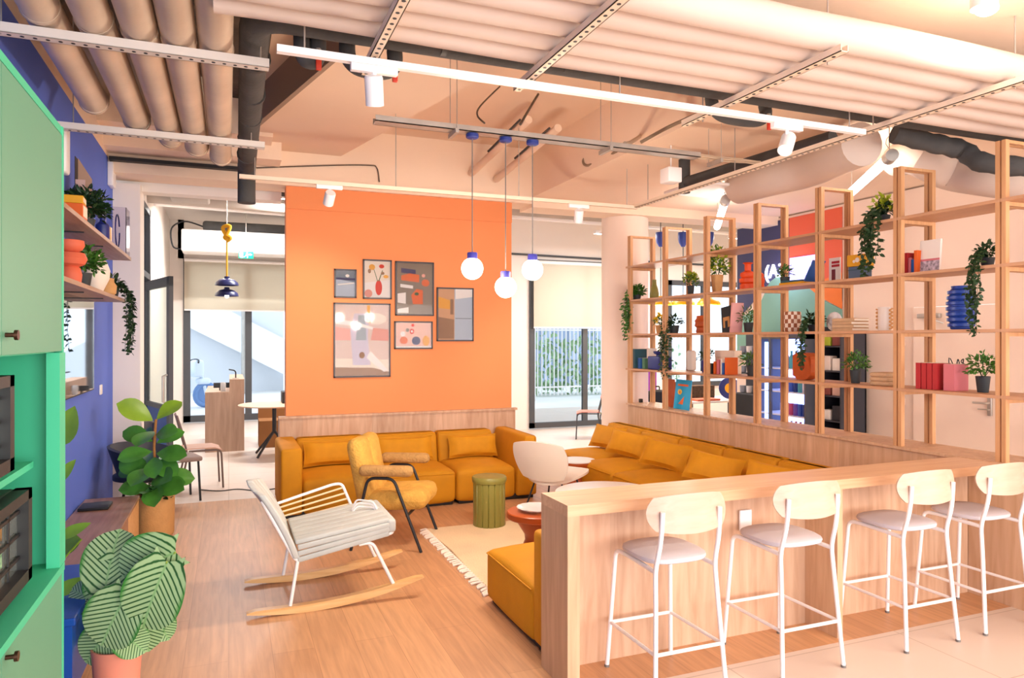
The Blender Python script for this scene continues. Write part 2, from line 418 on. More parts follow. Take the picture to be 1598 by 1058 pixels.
# round column
struct('column', MB().lathe([(.31, 0), (.31, 3.42)], (4.93, 8.32, 0), 40), M_['peachw'], smooth=True, label='round white column at the end of the half wall')

# ceilings
struct('ceiling', MB().box(-1.25, .30, -4, 8.3, 4.0, 4.15), M_['concrete'])
struct('ceiling', MB().box(.30, 3.45, 3.45, 8.3, 4.0, 4.15), M_['soffit'])
struct('ceiling', MB().box(.30, 7.35, -4, 3.45, 3.42, 4.15).box(3.42, 7.35, 3.45, 8.3, 3.42, 4.15), M_['ceil'])
struct('ceiling', MB().box(-2.4, 11.1, 8.3, 16, 4.1, 4.2), M_['white'])
struct('trim_2', MB().box(.285, .30, -4, 3.45, 3.42, 4.0), M_['soffit'])
# sloping edge soffit over the lounge
struct('trim_3', MB().prism([(1.0, 4.0), (.05, 7.95), (1.14, 7.95), (2.08, 4.0)], 2, 3.70, 4.0), M_['soffit'], label='peach ceiling soffit above the sofas')
struct('trim_3', MB().prism([(.965, 4.0), (.0, 7.95), (.05, 7.95), (1.0, 4.0)], 2, 3.68, 4.0), mat('shaded_soffit_side', '#a08978', .8))  # side face in shade, the shade put into a darker colour
struct('beam', MB().box(-1.1, 3.42, 7.95, 8.35, 3.34, 4.0).box(3.42, 7.2, 7.95, 8.35, 3.3, 3.42), M_['ceil'])
struct('beam', MB().box(-1.1, .50, 7.62, 7.95, 3.52, 4.0).box(-1.1, .4, 7.3, 7.62, 3.66, 4.0), M_['ceil'])
struct('trim_5', MB().box(-1.08, .12, 7.86, 7.945, 3.44, 3.475), M_['blackp'])
struct('beam', MB().box(-1.1, .55, 8.4, 8.6, 3.25, 3.5), M_['white'])

# ---- windows
def window(n, x0, x1, z0, z1, Y, mulls, label, fw=.09):
    f = struct(n, MB().box(x0, x0+fw, Y-.06, Y+.02, z0, z1).box(x1-fw, x1, Y-.06, Y+.02, z0, z1).box(x0, x1, Y-.06, Y+.02, z0, z0+fw)
               .box(x0, x1, Y-.06, Y+.02, z1-fw, z1), M_['dark'], label=label)
    for m in mulls: MB().box(m-fw/2, m+fw/2, Y-.055, Y+.015, z0, z1).build('window_mullion', M_['dark'], f)
    xs = [x0+fw]+[q for m in mulls for q in (m-fw/2, m+fw/2)]+[x1-fw]
    for i in range(0, len(xs), 2):
        MB().box(xs[i], xs[i+1], Y-.02, Y-.01, z0+fw, z1-fw).build('window_pane', M_['glass'], f)
    return f
window('window_1', -.85, 1.6, .02, 3.32, 15.82, [.38], 'tall dark framed window behind the reception counter', .13)
window('window_2', 5.25, 7.55, .02, 3.2, 12.37, [6.42], 'tall dark framed window beside the round column', .10)
window('window_3', 8.3, 10.3, .72, 2.9, 12.37, [9.2], 'window seen behind the open shelving', .10)
def blind(x0, x1, z0, z1, Y, label):
    t = thing('roller_blind', label, 'blind', ((x0+x1)/2, Y, z1))
    w = (x1-x0)/2
    MB().box(-w, w, -.004, .004, z0-z1, 0).build('blind_fabric', M_['blind'], t)
    MB().cyl((-w, 0, .02), (w, 0, .02), .035, seg=12).build('roller_tube', M_['whitem'], t, True)
    MB().box(-w, w, -.012, .012, z0-z1-.03, z0-z1).build('bottom_bar', M_['whitem'], t)
blind(-.83, 1.6, 2.3, 3.27, 15.70, 'cream roller blind half lowered over the window behind the reception counter')
blind(5.3, 7.5, 1.93, 3.12, 12.24, 'cream roller blind half lowered over the window beside the round column')

# ---- outside
struct('pavement', MB().box(-14, 26, 16, 45, -.12, -.02).box(3.2, 26, 12.5, 16, -.12, -.02), mat('pale_pavement', '#e4e2e0', .9, var=.05, vs=1))
bld = thing('concrete_building', 'pale grey building with a diagonal white stair ramp across the street', 'building', (-1.5, 25, 0))
MB().box(-8, 3.2, 0, 1, -.02, 9).build('facade', mat('pale_render', '#dcdfe4', .9, var=.04, vs=.7), bld)
MB().prism([(-4, 4.4), (-4, 5.6), (5.0, .7), (5.0, -.0), (4.2, -.0)], 1, -.9, -.2).build('stair_ramp', mat('white_render', '#f7f7f7', .9), bld)
MB().cyl((1.95, -1.2, 0), (1.95, -1.2, 4.2), .09, seg=12).build('drain_pipe', M_['steel'], bld, True)
b2 = thing('slatted_building', 'blue grey building behind the railings outside', 'building', (12, 24, 0))
MB().box(-6, 2.0, 0, 1, -.02, 3.1).build('facade', mat('blue_grey_cladding', '#97a4bb', .9), b2)
for i in range(7): MB().box(-5.7+i*1.1, -5.3+i*1.1, -.06, 0, -.02, 3.1).build('pilaster', mat('blue_grey_slat', '#a9b4c8', .9), b2)
fe = thing('metal_railing', 'pale grey metal railing of upright bars outside the window', 'railing', (9.5, 18.2, 0))
for z in (.35, 1.95): MB().box(-2.8, 3.4, -.02, .02, z-.02, z+.02).build('rail', M_['whitem'], fe)
mb = MB()
for i in range(50): mb.cyl((-2.75+i*.125, 0, .12), (-2.75+i*.125, 0, 2.25), .016, seg=6)
mb.build('bars', M_['whitem'], fe)
for x in (-2.8, -1.6, 1.5): MB().box(x-.04, x+.04, .0, .08, -.02, 2.4).build('post', M_['whitem'], fe)
mb = MB()
for i in range(1500):
    p = Vector((random.uniform(6.8, 13.5), random.uniform(19.3, 20.6), random.uniform(.1, 1.75)+random.uniform(-.1, .1)))
    mb.leaf(T(*p, random.uniform(-2, 2), random.uniform(-1.5, 1.5), random.uniform(0, 6)), .22, .14, nu=2)
stuff(mb.build('hedge_foliage', mat('pale_hedge_green', '#8fae84', .8, var=.2, vs=3)), 'grey green hedge growing behind the railing', 'hedge')
# motor scooter parked outside
mo = thing('motor_scooter', 'pale blue motor scooter parked outside behind the glass', 'scooter', (-1.2, 19.2, 0), .5)
for x in (-.45, .75): MB().tube([(x+.27*math.cos(a*PI/10), 0, .3+.27*math.sin(a*PI/10)) for a in range(20)], .06, 8, True).lathe([(.24, -.015), (.24, .015), (.05, .03), (.001, .03)], seg=20, M=T(x, 0, .3, PI/2)).build('wheel', mat('blue_tyre', '#6f8fc0', .7), mo, True)
MB().rbox(-.5, .35, -.14, .14, .42, .78, .1).build('body', mat('pale_blue_fairing', '#dfe9f5', .3), mo, True)
MB().rbox(-.45, .25, -.13, .13, .78, .9, .05).build('seat', M_['blackp'], mo, True)
MB().tube(spline([(.75, 0, .3), (.66, 0, .7), (.52, 0, 1.05), (.46, 0, 1.15)]), .05).build('fork', mat('pale_blue_fairing', '#dfe9f5', .3), mo, True)
MB().tube(spline([(.4, -.33, 1.12), (.5, -.12, 1.18), (.5, .12, 1.18), (.4, .33, 1.12)]), .022).build('handlebar', M_['black'], mo, True)
MB().rbox(.50, .86, -.1, .1, .56, .72, .07).build('front_mudguard', mat('pale_blue_fairing', '#dfe9f5', .3), mo, True)
MB().rbox(.40, .66, -.14, .14, .75, 1.18, .07).build('headlight', mat('pale_blue_fairing', '#dfe9f5', .3), mo, True)

# ---- glazed partition and open door on the left
gp = struct('window_4', MB().box(-1.12, -1.02, 8.62, 8.70, 0, 3.5).box(-1.12, -1.02, 9.3, 9.38, 2.6, 3.5).box(-1.12, -1.02, 11.1, 11.2, 0, 3.5)
            .box(-1.12, -1.02, 8.62, 11.2, 2.52, 2.6).box(-1.12, -1.02, 8.62, 11.2, 3.42, 3.5).box(-1.12, -1.02, 10.2, 10.28, 2.6, 3.5), M_['dark'], label='dark framed transom window over the open door')
for a, b in ((8.70, 9.3), (9.38, 10.2), (10.28, 11.1)): MB().box(-1.08, -1.07, a, b, 2.6, 3.42).build('window_pane', M_['glass'], gp)
def open_door():
    o = struct('door_1', MB(), M_['dark']); return o
dl = math.hypot(.38, 1.2); da = math.atan2(-1.2, .40)
d1 = MB()
for b in ((0, .1, 0, 2.48), (dl-.12, dl, 0, 2.48), (0, dl, 2.36, 2.48), (0, dl, 0, .12), (0, dl, .78, .84)):
    d1.box(b[0], b[1], -.025, .025, b[2], b[3])
d1 = struct('door_1', d1, M_['dark'], label='open glazed door in dark green grey frame with blue lower panel')
d1.location = (-1.07, 11.1, .01); d1.rotation_euler = (0, 0, da)
MB().box(.1, dl-.12, -.005, .005, .84, 2.36).build('door_pane', mat('greenish_glass', '#e8f2ea', .05, trans=1, ior=1.2), d1)
MB().box(.1, dl-.12, -.01, .01, .12, .78).build('door_panel', mat('royal_blue_panel', '#1d4a94', .5), d1)
MB().tube([(dl-.06, -.03, .88), (dl-.06, -.08, .9), (dl-.06, -.08, 1.22), (dl-.06, -.03, 1.24)], .016).build('door_handle', M_['steel'], d1, True)
# white door leaf on the right wall
d2 = struct('door_2', MB().box(7.17, 7.21, 4.82, 5.80, .01, 2.05), M_['peachw'], label='plain warm white door in the side wall')
MB().rbox(7.145, 7.17, 4.90, 4.945, .92, 1.12, .008).build('door_plate', M_['steel'], d2, True)
MB().tube(fillet([(7.15, 4.92, 1.05), (7.10, 4.92, 1.05), (7.10, 5.06, 1.05)], .02), .011).build('door_handle', M_['steel'], d2, True)
MB().tube([(7.15, 4.92, .985), (7.12, 4.92, .985), (7.12, 5.02, .985)], .007).build('door_handle', M_['steel'], d2, True)
MB().rbox(7.12, 7.17, 5.45, 5.72, 1.93, 1.98, .008).build('door_closer', M_['steel'], d2, True)
MB().tube([(7.12, 5.5, 1.94), (7.05, 5.45, 1.9), (7.12, 5.4, 1.87)], .008).build('closer_arm', M_['steel'], d2, True)
for z in (.82, 1.22, 1.62): pass
for z in (1.30, 1.66, .98):
    o = MB().rbox(7.188, 7.199, 5.92, 5.99, z-.04, z+.04, .004).build('wall_switch', M_['peachw'], None, True)
    tag(o, {1.30: 'small white wall switch seen behind the red books', 1.66: 'topmost small white wall switch behind the shelving', .98: 'lowest small white wall socket behind the shelving'}[z], 'switch')
# mural
mu = thing('wall_mural', 'painted mural of navy, coral, orange and sea green shapes', 'mural', (7.19, 0, 0))
def mp(pts): return [(atX(px, py, 7.19).y, atX(px, py, 7.19).z) for px, py in pts]
def mur(pts, m, d=0):
    MB().prism(mp(pts), 0, -.006-d, 0).build('colour_field', m, mu)
mur([(1151, 358), (1232, 340.5), (1232, 430), (1202, 440), (1151, 500)], mat('navy_mural', '#3f4064', .8))
mur([(1232, 340.5), (1314.5, 322.5), (1314.5, 470), (1262, 448), (1232, 425)], mat('coral_mural', '#df6445', .8))
mur([(1258, 448), (1314.5, 425), (1314.5, 482), (1278, 462)], mat('bright_orange_mural', '#ee7f38', .8), .003)
mur([(1202, 440), (1222, 425), (1262, 448), (1285, 468), (1314.5, 483), (1314.5, 560), (1151, 560), (1151, 500), (1185, 478)], mat('sea_green_mural', '#7fae9c', .8), .004)
# ================================================================== CEILING SERVICES
# silver ducts
for i, (x, y1) in enumerate(((-.79, 5.25), (-.585, 5.6), (-.40, 5.95), (-.23, 6.15), (-.06, 6.4))):
    y0 = 1.6
    d = thing('foil_duct', ['foil wrapped round duct closest to the indigo wall, the shortest', 'second foil duct from the indigo wall', 'middle foil duct of the five beside the indigo wall',
              'fourth foil duct from the indigo wall', 'foil duct closest to the black pipe, the longest of the five'][i], 'duct', (x, y0, 3.2), 0, 'foil ducts under the dark ceiling')
    L = y1-y0
    pts = fillet([(0, 0, 0), (0, L*.5, 0), (0, L-.05, 0), (0, L+.03, .55)], .12, 6)
    MB().tube(pts, .082, 20).build('duct_run', M_['duct'], d, True)
    for y in (1.0+.13*i, 2.15+.05*i, L-.12):
        MB().tube([(0, y, 0), (0, y+.02, 0), (0, y+.03, 0)], [.0835, .0875, .0835], 20).build('joint_band', M_['duct'], d, True)
# rails under the ducts
def channel(name, label, a, b, w=.045, h=.035, holes=0, m=None, group=None):
    a, b = Vector(a), Vector(b); L = (b-a).length; rz = math.atan2((b-a).y, (b-a).x)
    t = thing(name, label, 'rail', a, rz, group)
    MB().box(0, L, -w/2, w/2, 0, .004).box(0, L, -w/2, -w/2+.004, 0, h).box(0, L, w/2-.004, w/2, 0, h).build('channel', m or M_['whitem'], t)
    if holes:
        mb = MB(); n = int(L/holes)
        for i in range(n):
            x = .03+i*holes; mb.lathe([(.009, -.0015), (.009, .0)], (x, 0, 0), 8)
        mb.build('perforation_dots', M_['blackp'], t)
    return t
def rods(t, spots, m=None, r=.004):
    for (x, y, z0, z1) in spots: MB().cyl((x, y, z0), (x, y, z1), r, seg=6).build('hanger_rod', m or M_['steel'], t)
g_rail = mat('pale_rail_paint', '#d9cfc5', .5)
peach_rail = mat('peach_rail_paint', '#e9d3bb', .55)
t = channel('support_rail', 'pale rail crossing under the foil ducts, the one above the indigo wall end', (-1.05, 3.82, 3.07), (.19, 3.83, 3.07), .06, .045, .05, g_rail, 'rails holding the ducts'); rods(t, [(1.2, 0, 0, .93), (.1, 0, 0, .93)])
t = channel('support_rail', 'pale rail under the bent ends of the foil ducts', (-1.05, 5.42, 3.07), (.24, 5.44, 3.07), .06, .045, .05, g_rail, 'rails holding the ducts'); rods(t, [(1.2, 0, 0, .93), (.1, 0, 0, .93)])
# struts under the white tubes
for i, (x, ya, yb, lab) in enumerate(((.64, 1.9, 3.62, 'perforated strut above the white spotlight near the black pipe elbow'), (1.44, 1.9, 3.55, 'perforated strut second from the ducts, crossing the white tubes'),
                                 (2.65, 2.5, 3.75, 'perforated strut crossing the white tubes in the middle of the ceiling'))):
    t = channel('perforated_strut', lab, (x, yb, 3.03), (x, ya, 3.03), .045, .035, .055, peach_rail, 'perforated struts under the white tubes')
    rods(t, [(.12, .05, 0, .4), (yb-ya-.15, .05, 0, .4)])
t = channel('perforated_strut', 'long perforated strut running back to the round column', (3.84, 6.34, 3.03), (3.84, 1.9, 3.03), .05, .035, .055, peach_rail, 'perforated struts under the white tubes')
rods(t, [(.3, 0, 0, .4), (1.6, 0, 0, .4), (2.9, .05, 0, .4), (3.8, .05, 0, .4)])
# white wrapped tubes
for i in range(5):
    y = 2.59+i*.163
    d = thing('white_wrapped_duct', ['white wrapped duct beside the flat peach ceiling, first of five', 'second white wrapped duct from the flat peach ceiling', 'middle one of the five white wrapped ducts',
              'fourth white wrapped duct, second from the black pipe', 'white wrapped duct running alongside the black pipe'][i], 'duct', (-.06+.0*i, y, 3.155), 0, 'white wrapped ducts side by side')
    pts = [(0, 0, 0)]+[(x*.55+.3, .006*math.sin(x*2.1+i), .004*math.sin(x*1.3+2*i)) for x in range(0, 14)]
    MB().tube(pts, .0825, 18).build('duct_run', M_['tubew'], d, True)
# black pipes
pp = thing('black_insulated_pipe', 'long dark foam insulated pipe with an elbow beside the ducts', 'pipe', (.12, 6.8, 3.25))
MB().tube(fillet([(.03, 0, 0), (0, -3.2, 0), (5.6, -3.24, -.02)], .16, 6), .075, 16).build('pipe_run', M_['foam'], pp, True)
MB().tube(fillet([(.03, -.02, -.0), (.03, .09, -.0), (.03, .09, -.32)], .05), .078, 14).build('end_drop', M_['foam'], pp, True)
mb = MB()
for y in (-.4, -.9, -1.5, -2.0, -2.6): mb.tube([(.02, y, 0), (.02, y-.03, 0)], .079, 14)
for x in (.9, 1.6, 2.4, 3.3, 4.0, 4.6): mb.tube([(x, -3.22, 0), (x+.03, -3.22, 0)], .079, 14)
mb.build('joint_tape', mat('dark_tape', '#3a3837', .6), pp, True)
def loop_pipe(label, x, y, z, w):
    t = thing('pipe_valve_loop', label, 'valve', (x, y, z))
    MB().tube(spline([(-w, .02, .08), (-w*.95, 0, .0), (-w*.5, 0, -.045), (w*.5, 0, -.045), (w*.95, 0, .0), (w, .02, .08)]), .042, 12).build('pipe', M_['foam'], t, True)
    MB().cyl((w*.9, -.045, .0), (w*.9, -.045, -.06), .014, seg=8).build('valve_stem', M_['steel'], t, True)
    MB().rbox(w*.9-.014, w*.9+.014, -.06, -.04, -.11, -.045, .005).build('valve_handle', mat('red_handle', '#cf3a22', .4), t, True)
q = atY(484, 95, 3.75); loop_pipe('short dark pipe stub with red valve handle, the one by the ceiling duct elbow', q.x, 3.75, q.z+.05, .04)
q = atY(580, 105, 3.75); loop_pipe('dark pipe loop with red valve handle behind the white spotlight', q.x, 3.75, q.z+.03, .125)
q = atY(1155, 187, 3.85); loop_pipe('dark pipe loop with red handle near the long strut', q.x, 3.85, q.z+.05, .22)
p3 = thing('black_drain_pipe', 'dark pipe with a down-turned end above the open shelving', 'pipe', (3.95, 5.9, 3.2))
a, b = atZ(1068, 285, 3.2), atZ(1300, 214, 3.2); p3.location = a
MB().tube([(0, 0, 0), b-a], .05, 12).build('pipe_run', M_['foam'], p3, True)
MB().cyl((0, 0, .22), (0, 0, -.10), .055, seg=12).build('drop_end', M_['foam'], p3, True)
# track lights -------------------------------------------------------
def track(name, label, x0, x1, y, z, m, zc):
    t = thing(name, label, 'light track', (x0, y, z))
    MB().box(0, x1-x0, -.018, .018, 0, .032).build('track_bar', m, t)
    n = max(2, int((x1-x0)/1.2))
    for i in range(n+1):
        x = .12+(x1-x0-.24)*i/n
        MB().cyl((x, 0, .03), (x, 0, zc-z), .004, seg=6).build('hanger_rod', M_['steel'], t)
    return t
track('light_track', 'white light track running under the black pipe', .2, 3.72, 3.36, 2.985, M_['whitem'], 3.42)
track('light_track', 'thin white light track in front of the orange wall top', .08, 3.86, 6.27, 3.02, peach_rail, 3.7)
lens = mat('lamp_lens', '#fff4e4', .3, emit=9, ecol='#ffe9cf')
def spot(label, loc, aim, r=.042, L=.13, e=16, group='white can spotlights on the tracks'):
    t = thing('track_spotlight', label, 'spotlight', loc, 0, group)
    MB().rbox(-.11, .11, -.018, .018, -.035, -.0, .004).build('adapter', M_['whitem'], t, True)
    MB().cyl((0, 0, -.035), (0, 0, -.075), .011, seg=10).build('stem', M_['whitem'], t, True)
    R = look_rot(aim).to_matrix().to_4x4(); R.translation = (0, 0, -.075-L*.3)
    MB().lathe([(r*.9, L*.5), (r, L*.42), (r, -L*.5), (r*.86, -L*.5), (r*.84, -L*.42)], seg=24, M=R, close=False).lathe([(r*.9, L*.5), (.001, L*.5)], seg=24, M=R, close=False).build('can', M_['whitem'], t, True)
    MB().lathe([(r*.85, -L*.44), (.001, -L*.44)], seg=24, M=R, close=False).build('lens', lens, t)
    l = bpy.data.lights.new('spot_beam', 'SPOT'); l.energy = e; l.color = (1, .87, .72); l.spot_size = 1.5; l.spot_blend = .8; l.shadow_soft_size = .03
    o = bpy.data.objects.new('spot_beam', l); COL.objects.link(o); o.parent = t; o.matrix_local = R @ Matrix.Translation((0, 0, -L*.5-.01))
    return t
p = atY(584, 112, 3.36); spot('white can spotlight hanging from the track near the black pipe elbow', (p.x, 3.36, 2.985), (.15, .5, -1), .043, .135, 50)
p = atY(1228, 195, 3.36); spot('white can spotlight on the track above the bar, tilted with its lit end showing', (p.x, 3.36, 2.985), (-.55, -.35, -.75), .043, .135, 40)
p = atY(514, 290, 6.27); spot('small white spotlight in front of the orange wall beside its top edge', (p.x, 6.27, 3.02), (-.1, .9, -.8), .045, .12, 60)
p = atY(903, 325, 6.27); spot('small white spotlight on the thin track near the round column', (p.x, 6.27, 3.02), (.2, .6, -1), .045, .12, 50)
sp = thing('ceiling_spotlight', 'bright round spotlight on the flat peach ceiling at the frame corner', 'spotlight', (3.60, 2.26, 3.42))
q = atZ(1540, 4, 3.3); sp.location = (q.x, q.y, 3.42)
MB().cyl((-.07, 0, 0), (-.07, 0, -.06), .012, seg=8).build('stem', M_['whitem'], sp, True)
MB().lathe([(.05, -.05), (.058, -.06), (.058, -.15), (.05, -.152)], (-.02, 0, 0), 24).build('can', M_['whitem'], sp, True)
MB().ball((0, 0, -.15), .05, 16, 10, sc=(1, 1, .6)).build('lens', mat('hot_lens', '#ffffff', .3, emit=25, ecol='#fff3e0'), sp, True)
l = bpy.data.lights.new('ceiling_bulb', 'POINT'); l.energy = 5; l.color = WARM; l.shadow_soft_size = .05
o = bpy.data.objects.new('ceiling_bulb', l); COL.objects.link(o); o.parent = sp; o.location = (0, 0, -.27)

# cable tray with globe pendants -------------------------------------
TY, TZ = 4.75, 3.14
tx0, tx1 = atY(584, 183, TY).x, atY(1088, 242, TY).x
ct = thing('cable_tray', 'pale metal cable tray carrying the three globe pendants', 'cable tray', (tx0, TY, TZ))
MB().box(0, tx1-tx0, -.05, .05, 0, .006).box(0, tx1-tx0, -.05, -.044, 0, .04).box(0, tx1-tx0, .044, .05, 0, .04).build('tray', M_['steel'], ct)
mb = MB()
for i in range(5):
    mb.tube(spline([(x*.2+.8, -.03+i*.014+.008*math.sin(x*1.7+i), .022+.012*math.sin(x*1.1+i*2)) for x in range(0, 13)], 3), .006, 6)
mb.build('cables', mat('beige_cable', '#c9b196', .7), ct, True)
for x in (.55, 1.75, 2.75):
    MB().box(x-.012, x+.012, -.09, .09, -.03, 0).build('bracket', M_['steel'], ct)
    for y in (-.08, .08): MB().cyl((x, y, 0), (x, y, .86 if x < 2.6 else .28), .003, seg=6).build('hanger_wire', M_['steel'], ct)
glob = mat('opal_globe', '#fff6ea', .3, emit=5.5, ecol='#fff0dc')
for i, (px, top, gy, lab) in enumerate(((737, 205, 419, 'opal globe pendant on grey cord, the one in front of the orange wall centre'), (789, 212, 448, 'opal globe pendant hanging lowest of the three'), (831, 216, 421, 'opal globe pendant in front of the white wall and blind'))):
    c = atY(px, gy, TY); t = thing('globe_pendant', lab, 'pendant lamp', (c.x, TY, c.z), 0, 'globe pendants over the lounge')
    MB().ball((0, 0, 0), .077, 28, 18).build('globe', glob, t, True)
    MB().lathe([(.03, .06), (.036, .066), (.036, .105), (.032, .112), (.008, .115)], seg=20).build('lamp_cap', mat('violet_blue_cap', '#4a49ac', .4), t, True)
    MB().cyl((0, 0, .11), (0, 0, TZ-c.z-.03), .0035, seg=6).build('cord', mat('grey_cord', '#77736f', .6), t)
    MB().lathe([(.035, TZ-c.z-.035), (.045, TZ-c.z-.028), (.045, TZ-c.z-.006), (.038, TZ-c.z-.001)], seg=20).build('canopy', mat('blue_canopy', '#2f4290', .4), t, True)
    l = bpy.data.lights.new('globe_light', 'POINT'); l.energy = 26; l.color = (1, .84, .68); l.shadow_soft_size = .078
    o = bpy.data.objects.new('globe_light', l); COL.objects.link(o); o.parent = t
    for ch in t.children:
        if ch.name.startswith('globe') and ch.type == 'MESH': ch.visible_shadow = True
    o.location = (0, 0, -.16)
# small recess pipes
for i, (px, py) in enumerate(((773, 236), (815, 247))):
    a = atY(px, py, 7.1); t = thing('recess_pipe', ['cream pipe stub in the ceiling recess behind the globe pendant cords', 'cream pipe stub in the ceiling recess, the one closer to the round column'][i], 'pipe', a, 0)
    MB().tube([(0, .8, -.06), (0, -.9, .08)], .04, 14).build('pipe_run', M_['soffit'], t, True)
    MB().tube([(-.045, .1, .02), (-.045, -.8, .1)], .012, 6).build('cable', M_['foam'], t, True)
def cable(label, pts, r=.007, m=None):
    o = MB().tube(spline(pts, 6), r, 6).build('ceiling_cable', m or mat('brown_cable', '#5c5044', .7), None, True); tag(o, label, 'cable')
cable('thin dark cable dropping beside the orange wall top', [atY(400, 262, 7.93), atY(520, 258, 7.93), atY(575, 258, 7.93), atY(588, 262, 7.93), atY(592, 284, 7.93)])
cable('curved grey cable from recess to cable tray near the middle pendant', [atY(780, 135, 5.4), atY(750, 165, 5.2), atY(745, 180, 5.0), atY(756, 192, 4.78)])
cable('pair of dark cables reaching the cable tray near the last pendant', [atY(840, 147, 5.6), atY(826, 170, 5.2), atY(812, 194, 4.78)], .01)
cable('thick cable bundle falling to the tray near its far end', [atY(1006, 172, 6.0), atY(1004, 205, 5.8), atY(985, 222, 5.0), atY(975, 224, 4.79)], .018, mat('beige_cable', '#c9b196', .7))
cable('cable bundle running along the ceiling to the long strut', [atY(1000, 222, 4.9), atY(1040, 200, 4.7), atY(1075, 184, 4.4), atY(1100, 172, 4.0)], .014, mat('taupe_cable', '#8c7862', .7))
cable('cable sagging under the recess corner', [atY(918, 238, 6.6), atY(910, 252, 6.6), atY(918, 258, 6.5), atY(945, 246, 6.2), atY(962, 236, 5.9)], .014, mat('taupe_cable', '#8c7862', .7))
# large white ducts above the shelving
d = thing('white_flexible_duct', 'fat white duct running over the shelving beside the lit tube', 'duct', (0, 0, 0))
MB().tube(spline([atD(1155, 292, 7.2), atD(1200, 278, 6.7), atD(1262, 262, 6.3), atD(1310, 240, 5.8), atD(1345, 225, 5.5)]), .17, 20).build('duct_run', M_['tubew'], d, True)
d = thing('white_flexible_duct', 'fat white duct bending along the ceiling edge behind the tallest posts', 'duct', (0, 0, 0))
MB().tube(spline([atD(1402, 250, 6.3), atD(1424, 244, 6.05), atD(1438, 248, 5.8), atD(1480, 268, 5.9), atD(1540, 278, 5.7), atD(1640, 290, 5.5)]), .145, 20).build('duct_run', M_['tubew'], d, True)
d = thing('foam_wrapped_pipe', 'creased black pipe over the tallest shelving posts', 'pipe', (0, 0, 0))
MB().tube(spline([atD(1395, 208, 5.3), atD(1450, 222, 5.3), atD(1500, 234, 5.3), atD(1535, 254, 5.2), atD(1620, 262, 5.1)]), [.07+.006*math.sin(i*1.9) for i in range(25)], 14).build('pipe_run', M_['foam'], d, True)
# hanging LED tubes
ltub = mat('led_tube', '#ffffff', .3, emit=9, ecol='#fff6ee')
for i, (a, b, lab) in enumerate(((atZ(1391, 243, 3.13), atZ(1326, 302, 3.13), 'lit tube lamp with wire cage end above the tallest plant'), (atZ(1132, 312, 3.13), atZ(1119, 354, 3.13), 'lit tube lamp hanging beside the mural'))):
    t = thing('tube_lamp', lab, 'tube lamp', a, 0, 'suspended lit tube lamps'); v = b-a
    MB().tube([v*.06, v], .04, 16).build('lit_tube', ltub, t, True)
    MB().tube([v*-.02, v*.06], [.048, .052], 16).build('end_cap', M_['steel'], t, True)
    MB().tube([v*.03+Vector((.0, .0, .05+.03*k))+Vector((.03*math.cos(k), .03*math.sin(k), 0)) for k in range(9)], .003, 5).build('cage_wire', M_['steel'], t, True)
    for f in (.04, .94): MB().cyl(v*f+Vector((0, 0, .04)), v*f+Vector((0, 0, .285)), .004, seg=6).build('hanger_rod', M_['steel'], t)
# ceiling cassette near the column
t = thing('ceiling_panel_light', 'flat white square panel hanging under the ceiling beside the tube lamp', 'panel', atZ(1100, 298, 3.22))
MB().rbox(-.3, .3, -.3, .3, 0, .03, .01).build('panel', M_['whitem'], t, True)
for x in (-.2, .2): MB().cyl((x, 0, .03), (x, 0, .21), .005, seg=6).build('hanger_rod', M_['steel'], t)
t = thing('junction_box', 'small white box fixed under the ceiling beside the dark pipe end', 'box', atZ(1047, 277, 3.13))
MB().rbox(-.07, .07, -.07, .07, -.05, .08, .01).build('housing', M_['whitem'], t, True)
MB().cyl((0, 0, .08), (0, 0, .285), .006, seg=6).build('conduit', M_['whitem'], t)
# services over the back rooms
def pipe_bg(name, label, a, b, r, m, cat='pipe'):
    o = MB().tube([a, b], r, 10).build(name, m, None, True); tag(o, label, cat)
gb = mat('greige_duct', '#b9aea4', .7, var=.1, vs=2)
pipe_bg('ceiling_pipe', 'thick greige pipe nearest the beam over the reception', (-1.6, 9.6, 3.78), (2.8, 9.6, 3.72), .09, gb)
pipe_bg('ceiling_pipe', 'thin dark pipe over the reception', (-.6, 10.4, 3.72), (2.8, 10.2, 3.66), .03, M_['foam'])
pipe_bg('ceiling_pipe', 'greige pipe deeper over the reception', (-1.2, 11.6, 3.8), (2.9, 11.6, 3.72), .12, gb)
pipe_bg('ceiling_pipe', 'slim white pipe over the reception', (-1.1, 12.6, 3.86), (2.9, 12.6, 3.78), .05, M_['whitem'])
pipe_bg('ceiling_pipe', 'slim white pipe above the blind beside the column', (3.4, 9.6, 3.72), (8.5, 9.6, 3.68), .035, M_['whitem'])
pipe_bg('ceiling_pipe', 'second white pipe above the blind beside the column', (3.4, 10.4, 3.62), (8.5, 10.4, 3.58), .03, M_['whitem'])
pipe_bg('ceiling_pipe', 'grey ribbed duct above the blind beside the column', (3.4, 11.2, 3.86), (9.5, 11.2, 3.86), .13, gb)
pipe_bg('curtain_rail', 'curved dark rail over the blind beside the column', (3.2, 12.32, 3.30), (9.5, 12.32, 3.24), .02, M_['dark'], 'rail')
for x, y, l in ((-.5, 10.9, 'pale ceiling duct box nearest the pillar over the reception'), (.25, 9.9, 'greige duct box over the reception rope lamp'), (1.2, 10.6, 'greige duct box beside the orange wall over the reception')):
    o = MB().rbox(x-.25, x+.25, y-.2, y+.2, 3.62, 4.1, .03).build('duct_box', gb, None, True); tag(o, l, 'duct box')
ac = thing('air_conditioning_casing', 'long white air conditioning casing over the exit sign', 'air conditioner', (.75, 14.5, 3.3))
MB().rbox(-1.55, 1.6, -.3, .3, 0, .40, .03).build('casing', M_['whitem'], ac, True)
